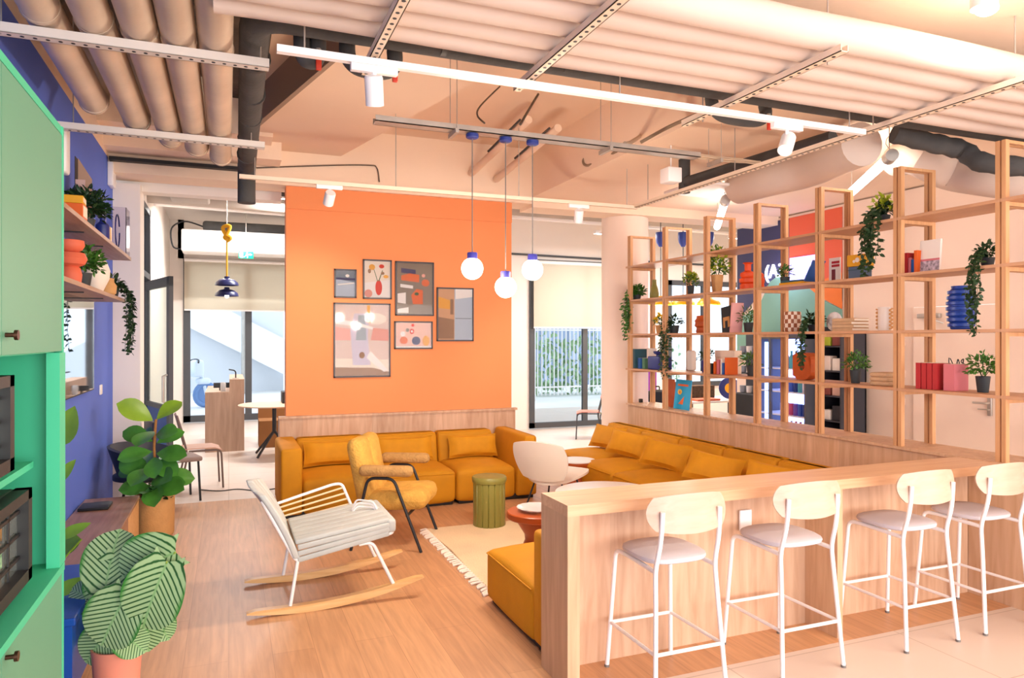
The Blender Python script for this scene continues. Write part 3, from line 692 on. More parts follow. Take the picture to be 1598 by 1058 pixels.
MB().tube(spline([(-1.2, 0, .5), (-1.5, -.1, .56), (-1.72, -.1, .42), (-1.7, -.1, .1), (-1.56, -.1, .05)]), .014, 6).build('hose', M_['blackp'], ac, True)
MB().rbox(-1.2, 1.6, -.1, .25, .42, .60, .05).build('upper_duct', M_['foam'], ac, True)
ex = thing('exit_sign', 'green emergency exit sign with a running figure pictogram', 'exit sign', atY(384, 398, 14.1))
EM = mat('exit_green', '#0c9a72', .4, emit=.9)
WH = mat('exit_white', '#ffffff', .4, emit=2.2)
MB().rbox(-.13, .13, -.02, .02, -.065, .065, .005).build('sign_panel', EM, ex, True)
mb = MB().box(-.11, -.05, -.024, -.02, -.05, .05).box(.02, .07, -.024, -.02, -.004, .02).ball((.02, -.022, .042), .012, 8, 6)
mb.tube([(.01, -.022, .03), (-.0, -.022, -.005), (.03, -.022, -.03), (.02, -.022, -.055)], .007, 5).tube([(-.0, -.022, -.005), (-.035, -.022, -.04)], .007, 5).prism([(.07, -.01), (.07, .03), (.105, .008)], 1, -.024, -.02)
mb.build('pictogram', WH, ex)
MB().cyl((0, 0, .065), (0, 0, 4.1-ex.location.z), .008, seg=6).build('hanger_rod', M_['steel'], ex)
# rope lamp with two blue domes
c = atD(354, 462, 10.4)
t = thing('rope_pendant', 'double blue dome pendant on a yellow rope by the reception', 'pendant lamp', c)
dome = [(.165, 0), (.15, .045), (.10, .085), (.04, .10), (.035, .13)]
bm_ = mat('dark_blue_enamel', '#23285a', .35)
for k, z in enumerate((0, .155)):
    MB().lathe(dome, (0, 0, z), 24, close=False).build('lamp_shade', bm_, t, True)
MB().ball((0, 0, .0), .03, 12, 8).build('bulb', mat('bulb_glow', '#ffffff', .3, emit=8), t, True)
MB().tube([(0, 0, .28), (0, 0, .80)], .012, 8).build('cord', mat('yellow_rope', '#e2a521', .8), t, True)
MB().tube(spline([(0, 0, .8), (.05, 0, .85), (-.02, .0, .9), (-.05, 0, 1.0), (.04, 0, 1.02), (0, 0, .9), (-.03, 0, .85), (.02, 0, .82)], 5), .028, 8).build('rope_knot', mat('yellow_rope', '#e2a521', .8), t, True)
MB().cyl((0, 0, 1.0), (0, 0, 4.1-c.z), .006, seg=6).build('hanger_wire', M_['steel'], t)
# yellow dome pendants behind the shelving
for px, lab in ((1031, 'yellow dome pendant closest to the round column'), (1066, 'yellow dome pendant in the middle behind the shelving'), (1106, 'yellow dome pendant closest to the mural')):
    c = atD(px, 476, 12.0); t = thing('dome_pendant', lab, 'pendant lamp', c, 0, 'yellow dome pendants behind the shelving')
    MB().lathe([(.2, 0), (.19, .04), (.13, .105), (.05, .125), (.045, .15)], seg=24, close=False).build('lamp_shade', mat('yellow_enamel', '#eda900', .4), t, True)
    MB().cyl((0, 0, .14), (0, 0, 1.0), .008, seg=6).build('cord', M_['dark'], t)
    MB().lathe([(.03, .98), (.07, 1.05), (.085, 1.12), (.085, 1.22)], seg=16).build('canopy', mat('blue_canopy', '#2f4290', .4), t, True)
    MB().cyl((0, 0, 1.2), (0, 0, 4.1-c.z), .008, seg=6).build('stem', M_['dark'], t)
    l = bpy.data.lights.new('dome_bulb', 'POINT'); l.energy = 25; l.color = (1, .93, .82); l.shadow_soft_size = .06
    o = bpy.data.objects.new('dome_bulb', l); COL.objects.link(o); o.parent = t; o.location = (0, 0, -.05)
# ceiling lamps of the back rooms, reception pair added to brighten its blind
for (x, y, z, lab) in ((1.0, 11.2, 3.8, 'added linear white lamp beside the rope pendant near the orange wall'), (.1, 13.1, 3.9, 'added linear white lamp over the reception counter'), (6.3, 10.8, 3.5, 'linear white lamp in front of the blind beside the column'), (8.8, 10.4, 3.5, 'linear white lamp behind the mural wall')):
    t = thing('linear_lamp', lab, 'ceiling lamp', (x, y, z))
    MB().rbox(-.5, .5, -.05, .05, 0, .05, .01).build('housing', M_['whitem'], t, True)
    MB().box(-.48, .48, -.04, .04, -.004, 0).build('diffuser', ltub, t)
    MB().cyl((0, 0, .05), (0, 0, 4.1-z), .006, seg=6).build('hanger_rod', M_['steel'], t)
    l = bpy.data.lights.new('linear_light', 'AREA'); l.shape = 'RECTANGLE'; l.size = .96; l.size_y = .08; l.energy = 80 if y > 11 else 42; l.color = (1, .98, .95)
    o = bpy.data.objects.new('linear_light', l); COL.objects.link(o); o.parent = t; o.location = (0, 0, -.012)
# ================================================================== FURNITURE
def shell(mb, fn, nu=14, nv=10, th=.01, M=None):
    P = [[Vector(fn(-1+2*i/nu, -1+2*j/nv)) for j in range(nv+1)] for i in range(nu+1)]
    def N(i, j):
        a = P[min(i+1, nu)][j]-P[max(i-1, 0)][j]; b = P[i][min(j+1, nv)]-P[i][max(j-1, 0)]
        n = a.cross(b); return n.normalized() if n.length > 1e-9 else Vector((0, 0, 1))
    vs = []; fs = []
    for s_ in (1, -1):
        for i in range(nu+1):
            for j in range(nv+1): vs.append(P[i][j]+N(i, j)*th/2*s_)
    K = (nu+1)*(nv+1); ix = lambda i, j: i*(nv+1)+j
    for i in range(nu):
        for j in range(nv):
            q = (ix(i, j), ix(i+1, j), ix(i+1, j+1), ix(i, j+1)); fs.append(q); fs.append(tuple(K+a for a in q[::-1]))
    for i in range(nu):
        for j in (0, nv): fs.append((ix(i, j), ix(i+1, j), K+ix(i+1, j), K+ix(i, j)))
    for j in range(nv):
        for i in (0, nu): fs.append((ix(i, j), ix(i, j+1), K+ix(i, j+1), K+ix(i, j)))
    return mb.add(vs, fs, M)
def rsq(u, v, k=1.0):     # square to soft round
    return u*math.sqrt(1-k*v*v/2), v*math.sqrt(1-k*u*u/2)
def se(n): return lambda q, z: 1/((abs(math.cos(q))**n+abs(math.sin(q))**n)**(1/n))

# ---- sofas
def sofa_module(label, loc, rz, w, d=.95, arm=None, hb=.66, group='ochre velvet sofa modules', aw=.2, slope=0):
    """front along local y=0, back at y=d, x 0..w"""
    t = thing('sofa_module', label, 'sofa', loc, rz, group)
    x0 = aw if arm == 'l' else 0; x1 = w-aw if arm == 'r' else w
    MB().rbox(.03, w-.03, .03, d-.03, .0, .06, .01).build('plinth', M_['blackp'], t)
    g = .004
    MB().rbox(x0+g, x1-g, 0, d-.2, .035, .345, .045, (0, .006, .055)).build('seat_cushion', M_['velvet'], t, True)
    if arm is None: MB().tube([(x0+.02, -.002, .325), (x1-.02, -.002, .325)], .005, 6).tube([(x0+.006, .02, .325), (x0+.006, d-.3, .325)], .005, 6).build('piping', M_['velvetd'], t, True)
    MB().tube([(x0+.03, d-.19, hb-.012), (x1-.03, d-.19, hb-.012)], .005, 6).build('piping', M_['velvetd'], t, True)
    def wb(q):
        f = max(0, min(1, (q.z-.3)/.36)); return (q.x, q.y+(.07*f if q.y < d-.14 else 0), q.z)
    MB().rbox(x0+g, x1-g, d-.27, d, .04, hb, .045, (0, .012, .0), warp=wb).build('backrest', M_['velvet'], t, True)
    if arm:
        a0, a1 = (0, aw) if arm == 'l' else (w-aw, w)
        def wa(q):
            f = max(0, q.z-.3)/.36; sg = -1 if arm == 'l' else 1
            inner = (q.x > (a0+a1)/2) if arm == 'l' else (q.x < (a0+a1)/2)
            return (q.x+(sg*slope*f if inner else 0), q.y, q.z)
        MB().rbox(a0+.002, a1-.002, -.005, d-.0, .035, hb+.005, .03, (0, 0, 0), warp=wa).build('armrest', M_['velvet'], t, True)
    return t
SY = 7.0
sofa_module('ochre velvet corner module at the end by the rope lamp side, with a boxy arm', (.45, SY, 0), 0, .92, .93, 'l')
sofa_module('armless ochre module behind the mustard plush armchair', (1.37, SY, 0), 0, .80, .93)
sofa_module('ochre velvet module with sloping arm behind the olive stool', (2.17, SY, 0), 0, .90, .93, 'r', aw=.24, slope=.10)
def pillow(label, p, rz, w=.58, h=.27, t=.15, tilt=.3, roll=0):
    th = thing('lumbar_pillow', label, 'pillow', p, rz, 'ochre lumbar pillows on the sofas')
    MB().pillow(w, h, t, T(0, 0, h/2, -tilt, roll, 0)).build('cover', M_['velvetd'], th, True)
    r = T(0, 0, h/2, -tilt, roll, 0)
    MB().tube([r @ Vector((u*w/2*(1-.05*(1-abs(v)**2)), 0, v*h/2*(1-.10*(1-abs(u)**2)))) for u, v in
               [(-1+i/6, -1) for i in range(12)]+[(1, -1+i/3) for i in range(6)]+[(1-i/6, 1) for i in range(12)]+[(-1, 1-i/3) for i in range(6)]], .004, 5, True).build('piping', M_['velvetd'], th, True)
    return th
pillow('wide ochre pillow on the module with the boxy arm', (1.02, 7.60, .385), 0, .62, .26)
pillow('wide ochre pillow on the module behind the mustard plush armchair', (1.77, 7.60, .385), 0, .62, .26)
pillow('ochre lumbar pillow beside the sloping arm, above the olive stool', (2.53, 7.56, .385), -.02, .56, .25)
# sofa along the half wall (faces -X): local y -> +X
RX = 4.60
def rmod(label, yb, w, d=1.0):
    # module whose local x runs along -Y ; back against the half wall
    return sofa_module(label, (RX-d, yb, 0), -PI/2, w, d)
rmod('ochre module at the end of the long sofa beside the round column', 7.86, .78, .86)
rmod('second ochre module of the long sofa from the round column', 7.08, .74)
rmod('third ochre module of the long sofa, with its pillow turned against the seam', 6.34, .72)
rmod('fourth ochre module of the long sofa, partly hidden by the bar top', 5.62, .73)
rmod('ochre module at the bar end of the long sofa', 4.89, .73)
for (x, y, rz, ti, ro, lab) in ((4.18, 7.45, -PI/2+.25, .5, .0, 'ochre pillow on the long sofa closest to the round column'), (4.11, 6.86, -PI/2+.45, .5, .10, 'second ochre pillow of the long sofa from the column'),
                        (4.08, 6.10, -PI/2+.45, .5, .10, 'third ochre pillow of the long sofa, between second and fourth seams'), (4.04, 5.28, -PI/2+.5, .6, .12, 'ochre pillow of the long sofa with two corners above the bar top'),
                        (4.15, 4.62, -PI/2+.5, .5, .08, 'ochre pillow showing only a corner above the bar top')):
    pillow(lab, (x, y, .392), rz, .52, .29, .14, ti, ro)
# seat module behind the bar (faces +Y)
def pouf():
    t = thing('sofa_module', 'low ochre module backing onto the bar end panel', 'sofa', (2.41, 4.36, 0), PI, 'ochre velvet sofa modules')
    w, d = .86, .95
    MB().rbox(.03, w-.03, .03, d-.03, 0, .06, .01).build('plinth', M_['blackp'], t)
    MB().rbox(0, w, 0, d-.19, .035, .335, .035, (0, .0, .075)).build('seat_cushion', M_['velvet'], t, True)
    MB().tube([(w+.001, d-.2, .318), (w+.001, .02, .318), (w-.02, -.001, .318), (.02, -.001, .318)], .0045, 6).build('piping', M_['velvetd'], t, True)
    MB().rbox(0, w, d-.19, d, .04, .66, .03).build('backrest', M_['velvet'], t, True)
pouf()

# ---- bar
bar = thing('bar_counter', 'long oak bar counter with white stools along it', 'bar counter', (1.51, 3.08, 0))
BL = 4.62-1.51
MB().box(0, BL-.005, 0, .31, .845, .90).build('worktop', W_['counter'], bar)
MB().box(0, .065, 0, .31, 0, .845).build('end_panel', W_['end'], bar)
MB().box(.065, BL-.005, .245, .285, 0, .845).build('back_panel', W_['panel'], bar)
MB().box(1.70, 1.74, .0, .245, 0, .845).build('support_panel', W_['end'], bar)
o = MB().rbox(2.715, 2.80, 3.305, 3.322, .60, .72, .006).build('wall_socket', M_['whitem'], None, True); tag(o, 'white double socket on the bar back panel behind the second stool', 'socket')

# ---- bar stools
def make_stool():
    t = thing('bar_stool', '', 'bar stool', (0, 0, 0), 0, 'white bar stools along the oak bar')
    R = .0115
    def leg(pts):
        l = MB().tube(fillet(pts, .05, 5), R, 10).build('leg', M_['whitem'], t, True)
        MB().cyl((pts[0][0], pts[0][1], 0), (pts[0][0], pts[0][1], .012), .0135, seg=10).build('foot_cap', mat('grey_cap', '#77716c', .6), l, True)
    for s_ in (-1, 1):
        leg([(s_*.20, -.235, .005), (s_*.175, -.20, .45), (s_*.168, -.185, .62), (s_*.163, -.225, .76), (s_*.16, -.235, .90)])
        leg([(s_*.195, .225, .005), (s_*.165, .185, .615), (s_*.160, .10, .618), (s_*.168, -.185, .61)])
    z = .235
    f = lambda z, s_, y0, y1, x0, x1: None
    c = [(-.187, -.215), (.187, -.215), (.183, .21), (-.183, .21)]
    MB().tube([(c[0][0], c[0][1], z), (c[1][0], c[1][1], z)], .009, 8).build('footrest', M_['whitem'], t, True)
    MB().tube([(c[3][0], c[3][1], z), (c[2][0], c[2][1], z)], .009, 8).build('stretcher', M_['whitem'], t, True)
    for a, b in ((0, 3), (1, 2)): MB().tube([(c[a][0], c[a][1], z), (c[b][0], c[b][1], z)], .009, 8).build('stretcher', M_['whitem'], t, True)
    MB().lathe([(.10, .627), (.17, .63), (.18, .636), (.183, .645), (.18, .655), (.165, .664), (.08, .668), (.001, .668)], (0, .0, 0), 40, fr=se(3.2)).build('seat', M_['seat'], t, True)
    def fn(u, v):
        a, b = rsq(u, v, .62)
        return (a*.222, -.245+.055*a*a+.01*b, .885+b*.092)
    shell(MB(), fn, 20, 10, .012).build('backrest', W_['ply'], t, True)
    return t
st = make_stool()
for i, (x, lab) in enumerate(((2.02, 'white bar stool nearest the free end of the bar'), (2.76, 'second white bar stool, in front of the wall socket'), (3.61, 'third white bar stool, just past the bar support panel'), (4.235, 'white bar stool nearest the half wall'))):
    o = st if i == 0 else dup(st, (0, 0, 0)); o.location = (x, 3.035, 0); o['label'] = lab

# ---- rocking chair
rc = thing('rocking_chair', 'white tube rocking chair with pale grey straps and light wood rockers', 'rocking chair', (.60, 4.93, 0))
def runner(y):
    n = 22; lo = []; hi = []
    for i in range(n+1):
        x = -.50+1.10*i/n; z = .115*((x+.14)/.72)**2; e = math.sin(PI*min(1, max(0, i/n)))**.45
        lo.append((x, z)); hi.append((x, z+.008+.042*e))
    MB().prism(lo+hi[::-1], 1, y-.024, y+.024).build('rocker', W_['rock'], rc, True)
for y in (-.31, .31):
    runner(y)
    MB().tube([(-.245, y, .045), (-.20, y*.97, .315)], .0115, 10).build('leg', M_['whitem'], rc, True)
    MB().tube(fillet([(.40, y, .10), (.265, y*.97, .385), (.18, y*.95, .375)], .05), .0115, 10).build('leg', M_['whitem'], rc, True)
MB().tube(fillet([(-.41, -.27, .70), (-.21, -.295, .315), (.40, -.295, .43), (.42, 0, .432), (.40, .295, .43), (-.21, .295, .315), (-.41, .27, .70)], .03), .011, 8).build('seat_frame', M_['whitem'], rc, True)
for i in range(6):
    y = -.255+.102*i
    MB().rbox(-.215, .385, y-.0475, y+.0475, .0, .03, .012, M=T(0, 0, .445, 0, -math.atan2(.085, .58), 0)).build('seat_strap', M_['slat'], rc, True)
for k in range(3):
    for s_ in (-1, 1):
        MB().rbox(-.20, .385, s_*.302-.01, s_*.302+.01, .0, .034, .009, M=T(0, 0, .342+.035*k, 0, -math.atan2(.115-.012*k, .60), 0)).build('side_strap', M_['slat'], rc, True)
MB().rbox(.36, .42, -.312, .312, .435, .522, .02).build('front_lip', M_['slat'], rc, True)
for i in range(7):
    y = -.27+.09*i
    def wr(q, y=y):
        f = q.z; return (-.205-.46*f-.25*f*f*.55, q.y*(1-.12*f), .345+.62*f-.0*f*f) if False else (q.x-.205-.36*f-.13*f*f+1.15*q.y*q.y*f, q.y*(1-.10*f), .33+(.80-.25*abs(q.y))*f-.10*f*f)
    MB().rbox(-.022, .022, y-.042, y+.042, 0, .62, .014, k=5, warp=wr).build('back_strap', M_['slat'], rc, True)
aw = MB().tube(fillet([(-.34, .31, .535), (.10, .315, .655), (.16, .315, .655), (.235, .31, .47)], .06), .010, 8).build('arm_loop', M_['whitem'], rc, True)
for k in range(4):
    MB().tube([(-.31+.025*k, .312, .51-.028*k), (.165+.018*k, .314, .625-.04*k)], .007, 6).build('arm_strap', mat('straw_strap', '#e3c9a0', .6), rc, True)
for k in range(3):
    MB().tube(fillet([(.20, .12-.02*k, .50), (.23, .12-.02*k, .575-.02*k), (.33, .02-.0*k, .575-.02*k), (.36, -.03, .50)], .03), .006, 6).build('wire_loop', M_['whitem'], rc, True)

# ---- plush armchair
pa = thing('plush_armchair', 'mustard plush armchair on black tube frame', 'armchair', (1.27, 5.98, 0), -.47)
for s_ in (-1, 1):
    y = s_*.32
    MB().tube(fillet([(.335, y, .0), (.11, y, .585), (-.10, y, .585), (-.24, y, 0)], .06, 6), .0125, 10).build('leg_frame', M_['black'], pa, True)
    MB().rbox(-.17, .27, y-.05, y+.05, .60, .69, .043).build('armrest', M_['furd'], pa, True)
MB().tube([(-.17, -.32, .30), (-.17, .32, .30)], .012, 8).build('cross_bar', M_['black'], pa, True)
MB().tube([(.22, -.32, .29), (.22, .32, .29)], .012, 8).build('cross_bar', M_['black'], pa, True)
for k in range(2):
    y = -.135+.27*k
    MB().rbox(-.18, .38, y-.14, y+.14, .28, .44, .078, M=T(0, 0, 0.02, 0, -.05, 0)).build('seat_roll', M_['fur'], pa, True)
for k in range(2):
    y = -.135+.27*k
    MB().rbox(-.075, .075, y-.138, y+.138, .0, .60, .074, M=T(-.13, 0, .30, 0, -.20, 0)).build('back_roll', M_['fur'], pa, True)

# ---- olive fluted stool
os_ = thing('fluted_stool', 'olive green fluted drum stool on the wood floor', 'stool', (2.2, 6.10, 0))
MB().lathe([(.143, 0), (.146, .01), (.146, .40), (.13, .405)], seg=160, fr=lambda q, z: 1-.09*max(0, 1-abs(math.sin(q*8))*3.2)).build('drum', M_['olive'], os_, True, ang=60)
MB().lathe([(.12, .40), (.152, .403), (.158, .42), (.158, .445), (.15, .456), (.13, .459), (.001, .459)], seg=48).build('top', M_['olive'], os_, True)

# ---- rug
rg = thing('fringed_rug', 'cream rug with knotted tassels under the low tables', 'rug', (2.62, 5.15, 0))
MB().rbox(-.98, 1.0, -.72, 1.02, .001, .016, .007, k=4, warp=lambda q: (q.x+.012*math.sin(q.y*5), q.y+.01*math.sin(q.x*6), q.z)).build('pile', M_['rug'], rg, True)
for s_ in (-1, 1):
    mb = MB()
    for i in range(40):
        y = -.70+i*.0435
        x = s_*.985; L = .07+random.uniform(-.012, .015); dy = random.uniform(-.02, .02)
        mb.tube([(x, y, .012), (x+s_*.02, y+dy*.3, .016), (x+s_*L*.55, y+dy, .012), (x+s_*L, y+dy*1.6, .006)], [.007, .012, .008, .011], 6)
        mb.tube([(x, y, .012), (x+s_*.02, y+.012, .014), (x+s_*L*.8, y+.022+dy, .006)], [.006, .009, .006], 5)
    mb.build('fringe', M_['tassel'], rg, True)

# ---- small tables
def pedestal(label, p, r, h, m, low=1.0):
    t = thing('pedestal_table', label, 'side table', p)
    MB().lathe([(r*.60, 0), (r*.60, .02), (r*.50, h*.36), (r*.40, h*.50), (r*.42, h*.60), (r*.72, h-.06), (r*.72, h-.055)], seg=36).build('pedestal', m, t, True)
    MB().lathe([(r*.70, h-.055), (r*.97, h-.05), (r, h-.042), (r, h-.006), (r*.97, h), (.001, h)], seg=40).build('top', m, t, True)
    return t
p = atZ(838, 797, .42); pedestal('terracotta lacquered pedestal table beside the bar end', (p.x, p.y, 0), .225, .42, M_['terra'])
dl_ = thing('glass_dish', 'sparkling clear glass dish on the terracotta pedestal table', 'dish', (p.x, p.y, .42))
MB().lathe([(.05, .002), (.12, .01), (.15, .028), (.152, .03), (.12, .016), (.05, .008), (.001, .008)], seg=40, fr=lambda q, z: 1+.03*math.cos(q*16)).build('dish', mat('clear_glass_dish', '#f4f4f6', .15, trans=.5), dl_, True)
p = atZ(900, 718, .36); t = pedestal('small burnt orange drum table between the two sofas', (p.x, p.y, 0), .21, .35, M_['terra'])
o = MB().lathe([(.18, .351), (.205, .354), (.205, .366), (.001, .368)], (0, 0, 0), 36).build('tray', M_['whitem'], None, True, loc=(p.x, p.y, 0)); tag(o, 'round white tray lying on the small orange drum table', 'tray')
t = thing('round_coffee_table', 'low round white coffee table partly hidden by the bar', 'coffee table', (2.98, 5.32, 0))
MB().lathe([(.40, .385), (.44, .39), (.44, .405), (.43, .41), (.001, .41)], seg=48).build('tabletop', M_['whitem'], t, True)
MB().cyl((0, 0, .02), (0, 0, .385), .03).build('column', M_['whitem'], t, True)
MB().lathe([(.22, .017), (.22, .024), (.03, .035)], seg=36).build('base', M_['whitem'], t, True)

# ---- white lounge chair
lc = thing('lounge_chair', 'cream moulded lounge chair with thin black legs', 'chair', (2.99, 6.36, 0), .62)
def fb(u, v):
    a, b = rsq(u, v, .6); return (-.22-.13*(b+1)/2-.05*(1-a*a)*.8, a*.29*(1+.10*b), .54+b*.195)
def fs_(u, v):
    a, b = rsq(u, v, .9); return (.07+a*.32, b*.28*(1-.04*a), .365+.03*a+.02*b*b-.02*a*a)
shell(MB(), fb, 14, 14, .016).build('backrest', M_['cream'], lc, True)
shell(MB(), fs_, 14, 14, .02).build('seat', M_['cream'], lc, True)
MB().tube(fillet([(-.1, 0, .36), (-.2, 0, .355), (-.27, 0, .42), (-.30, 0, .5)], .05), .016, 8).build('back_stem', mat('brown_stem', '#6e4a33', .5), lc, True)
for x, y in ((.2, .2), (.2, -.2), (-.2, .2), (-.2, -.2)):
    MB().tube([(x*.7, y*.7, .35), (x*1.15, y*1.15, .006)], .009, 8).build('leg', M_['black'], lc, True)
MB().tube([(.14, .14, .345), (-.14, .14, .345), (-.14, -.14, .345), (.14, -.14, .345)], .009, 6, True).build('seat_frame', M_['black'], lc, True)

# ---- sideboard, bin
sb = thing('sideboard', 'long low walnut sideboard under the television', 'sideboard', (-1.095, 4.66, 0))
MB().rbox(0, .40, 0, 2.07, .36, .385, .003).build('top', W_['side'], sb)
MB().box(0, .38, .02, 2.05, .05, .36).build('carcass', W_['side'], sb)
for i in range(3): MB().box(.38, .395, .025+i*.675, .025+i*.675+.665, .06, .355).build('door', W_['rock'] if i == 2 else W_['side'], sb)
for i in range(2):
    MB().box(.03, .35, .15+1.7*i, .19+1.7*i, 0, .05).build('foot', M_['black'], sb)
o = MB().rbox(-.95, -.62, 0, 0, 0, 0).build('x', M_['black']) if False else None
tv = thing('television', 'wall television reflecting the bright room over the sideboard', 'television', (-1.095, 5.55, 1.27))
MB().rbox(0, .035, 0, 1.37, 0, .77, .006).build('casing', M_['blackp'], tv)
MB().box(.035, .037, .012, 1.358, .012, .758).build('screen', mat('glossy_screen', '#b9bfc8', .03, 1.0), tv)
bx = thing('media_player', 'flat black media box at the far edge of the sideboard', 'electronics', (-.98, 6.35, .386))
MB().rbox(-.09, .12, -.1, .12, 0, .022, .006).build('housing', M_['blackp'], bx, True)
MB().rbox(-.02, .09, .13, .17, 0, .015, .004).build('remote', M_['blackp'], bx, True)
bb = thing('metal_planter', 'royal blue metal planter between the mint cabinet and the sideboard', 'planter', (-.84, 4.05, 0))
bl = mat('royal_blue_metal', '#0f4aa6', .4)
MB().box(-.2, .2, -.42, .42, .12, .46).build('trough', bl, bb)
MB().rbox(-.215, .215, -.435, .435, .44, .475, .006).build('rim', bl, bb)
for x in (-.19, .19):
    for y in (-.41, .41): MB().box(x-.015, x+.015, y-.015, y+.015, 0, .13).build('leg', bl, bb)

# ---- mint cabinet
cab = thing('tall_cabinet', 'tall mint green cabinet with open niches and sage doors', 'cabinet', (-1.09, 0, 0))
F = .57   # front plane at x=-.52
Y0, Y1 = 1.55, 2.79
G = M_['green']
MB().box(0, F+.004, Y1-.02, Y1, 0, 2.41).build('side_panel', G, cab)
MB().box(0, F, Y0, Y0+.02, 0, 2.41).build('side_panel', G, cab)
MB().box(0, .015, Y0+.02, Y1-.02, 0, 2.41).build('back_panel', G, cab)
MB().box(.015, F, Y0+.02, Y1-.02, 2.385, 2.41).build('top_panel', G, cab)
MB().box(.015, F-.02, Y0+.02, Y1-.02, 1.655, 1.68).build('niche_top', G, cab)
MB().box(.015, F+.01, Y0+.02, Y1-.02, .93, .955).build('counter_board', G, cab)
MB().box(.015, F-.06, Y0+.02, Y1-.11, 1.29, 1.31).build('niche_shelf', G, cab)
MB().box(F-.03, F+.008, Y1-.085, Y1, .955, 1.655).build('front_stile', G, cab)
MB().box(.015, F-.02, Y0+.02, Y1-.02, 0, .08).build('plinth', G, cab)
def cdoor(y0, y1, z0, z1, kz):
    d = MB().box(F-.018, F+.002, y0, y1, z0, z1).build('door', M_['greend'], cab)
    for ky in kz:
        k = MB().cyl((F+.002, ky[0], ky[1]), (F+.022, ky[0], ky[1]), .006, seg=12).cyl((F+.022, ky[0], ky[1]), (F+.03, ky[0], ky[1]), .013, seg=16).build('knob', mat('bronze_knob', '#5a3b30', .3, .8), d, True)
cdoor(Y1-.70, Y1-.004, 1.66, 2.38, [(Y1-.67, 1.71)])
cdoor(Y0+.004, Y1-.704, 1.66, 2.38, [(Y0+.06, 1.71)])
cdoor(Y1-.70, Y1-.004, .085, .925, [(Y1-.67, .905)])
cdoor(Y0+.004, Y1-.704, .085, .925, [(Y0+.06, .905)])
def oven(label, y1, z0, h, dep=.47):
    t = thing('glass_front_oven', label, 'oven', (-1.06, y1-.52, z0))
    MB().rbox(0, dep-.03, 0, .52, .045, h, .01).build('casing', mat('dark_steel', '#4a4a4c', .35, .6), t)
    fr = MB()
    for a in ((0, .04), (.48, .52)): fr.box(dep-.03, dep+.012, a[0], a[1], .03, h)
    for a in ((.03, .065), (h-.03, h)): fr.box(dep-.03, dep+.012, 0, .52, a[0], a[1])
    fr.build('door_frame', M_['blackp'], t)
    MB().box(dep-.028, dep-.018, .04, .48, .065, h-.03).build('door_glass', mat('mirror_glass', '#dff0e8', .05, .9), t)
    g_ = MB()
    for k in range(1, 4): g_.box(dep-.015, dep-.01, .04+.11*k-.004, .04+.11*k+.004, .065, h-.03)
    for k in range(1, 4): g_.box(dep-.015, dep-.01, .04, .48, .03+(h-.03)*k/4, .04+(h-.03)*k/4)
    g_.build('grid', M_['blackp'], t)
    for y in (.06, .46): MB().cyl((.1, y, 0), (.1, y, .03), .015, seg=8).build('foot', M_['blackp'], t)
    for y in (.06, .46): MB().cyl((dep-.08, y, 0), (dep-.08, y, .03), .015, seg=8).build('foot', M_['blackp'], t)
oven('black framed oven standing on the niche shelf', 2.33, 1.311, .29, .50)
oven('black framed oven standing on the mint counter board', 2.52, .956, .30, .50)
# ---- back area: reception counter
rcn = thing('reception_counter', 'stepped wooden reception counter seen end on', 'counter', (-.33, 11.6, 0))
MB().box(0, .34, 0, 1.6, 0, .90).build('desk_body', W_['side'] if False else wood('taupe_wood_panel', '#a98a74', '#bb9c85', (12, 12, 1), 2, .5), rcn)
MB().box(.34, .55, 0, 1.6, 0, 1.09).build('upstand', MATS['taupe_wood_panel'], rcn)
t = thing('desk_lamp', 'small dark tap shaped lamp on the reception upstand', 'lamp', (.10, 11.85, 1.09))
MB().cyl((0, 0, 0), (0, 0, .01), .05).build('base', M_['steel'], t); MB().tube(fillet([(0, 0, 0), (0, 0, .12), (-.1, 0, .14)], .04), .01, 8).build('arm', M_['black'], t, True)
t = thing('monitor', 'dark monitor on the reception desk', 'monitor', (-.12, 12.0, .9))
MB().rbox(-.1, .13, -.01, .01, .04, .12, .004).build('screen', M_['black'], t); MB().cyl((0, 0, 0), (0, 0, .05), .02).build('stand', M_['black'], t)
t = thing('glass_jar', 'clear jar standing on the reception desk step', 'jar', (-.08, 11.75, .9))
MB().lathe([(.035, 0), (.04, .01), (.04, .12), (.03, .14)], seg=16).build('jar', mat('clear_glass_dish', '#f4f4f6', .15, trans=.5), t, True)
# round meeting table, boxes
c = atZ(424, 627, .75)
t = thing('meeting_table', 'round pale table on black forked leg behind the sofa', 'table', (.62, 11.0, 0))
MB().lathe([(.45, .725), (.50, .73), (.50, .745), (.49, .75), (.001, .75)], seg=40).build('tabletop', mat('pale_wood_top', '#d9b99c', .5), t, True)
MB().cyl((0, 0, .32), (0, 0, .725), .03, seg=12).build('column', M_['black'], t, True)
for k in range(4):
    a = PI/4+k*PI/2; MB().tube([(0, 0, .36), (.34*math.cos(a), .34*math.sin(a), .01)], .018, 8).build('leg', M_['black'], t, True)
def cbox(label, x, y, z, sx, sy, sz, m, rz=0, flap=True):
    t = thing('cardboard_box', label, 'box', (x, y, z), rz, 'cardboard boxes behind the meeting table')
    MB().rbox(-sx/2, sx/2, -sy/2, sy/2, 0, sz, .004).build('carton', m, t)
    if flap:
        MB().add([(-sx/2, sy/2, sz), (sx/2, sy/2, sz), (sx/2, sy/2+.05, sz+.2), (-sx/2, sy/2+.05, sz+.2), (-sx/2, sy/2+.005, sz), (sx/2, sy/2+.005, sz), (sx/2, sy/2+.055, sz+.2), (-sx/2, sy/2+.055, sz+.2)],
                 [(0, 1, 2, 3), (7, 6, 5, 4), (0, 4, 5, 1), (2, 6, 7, 3)]).build('flap', m, t)
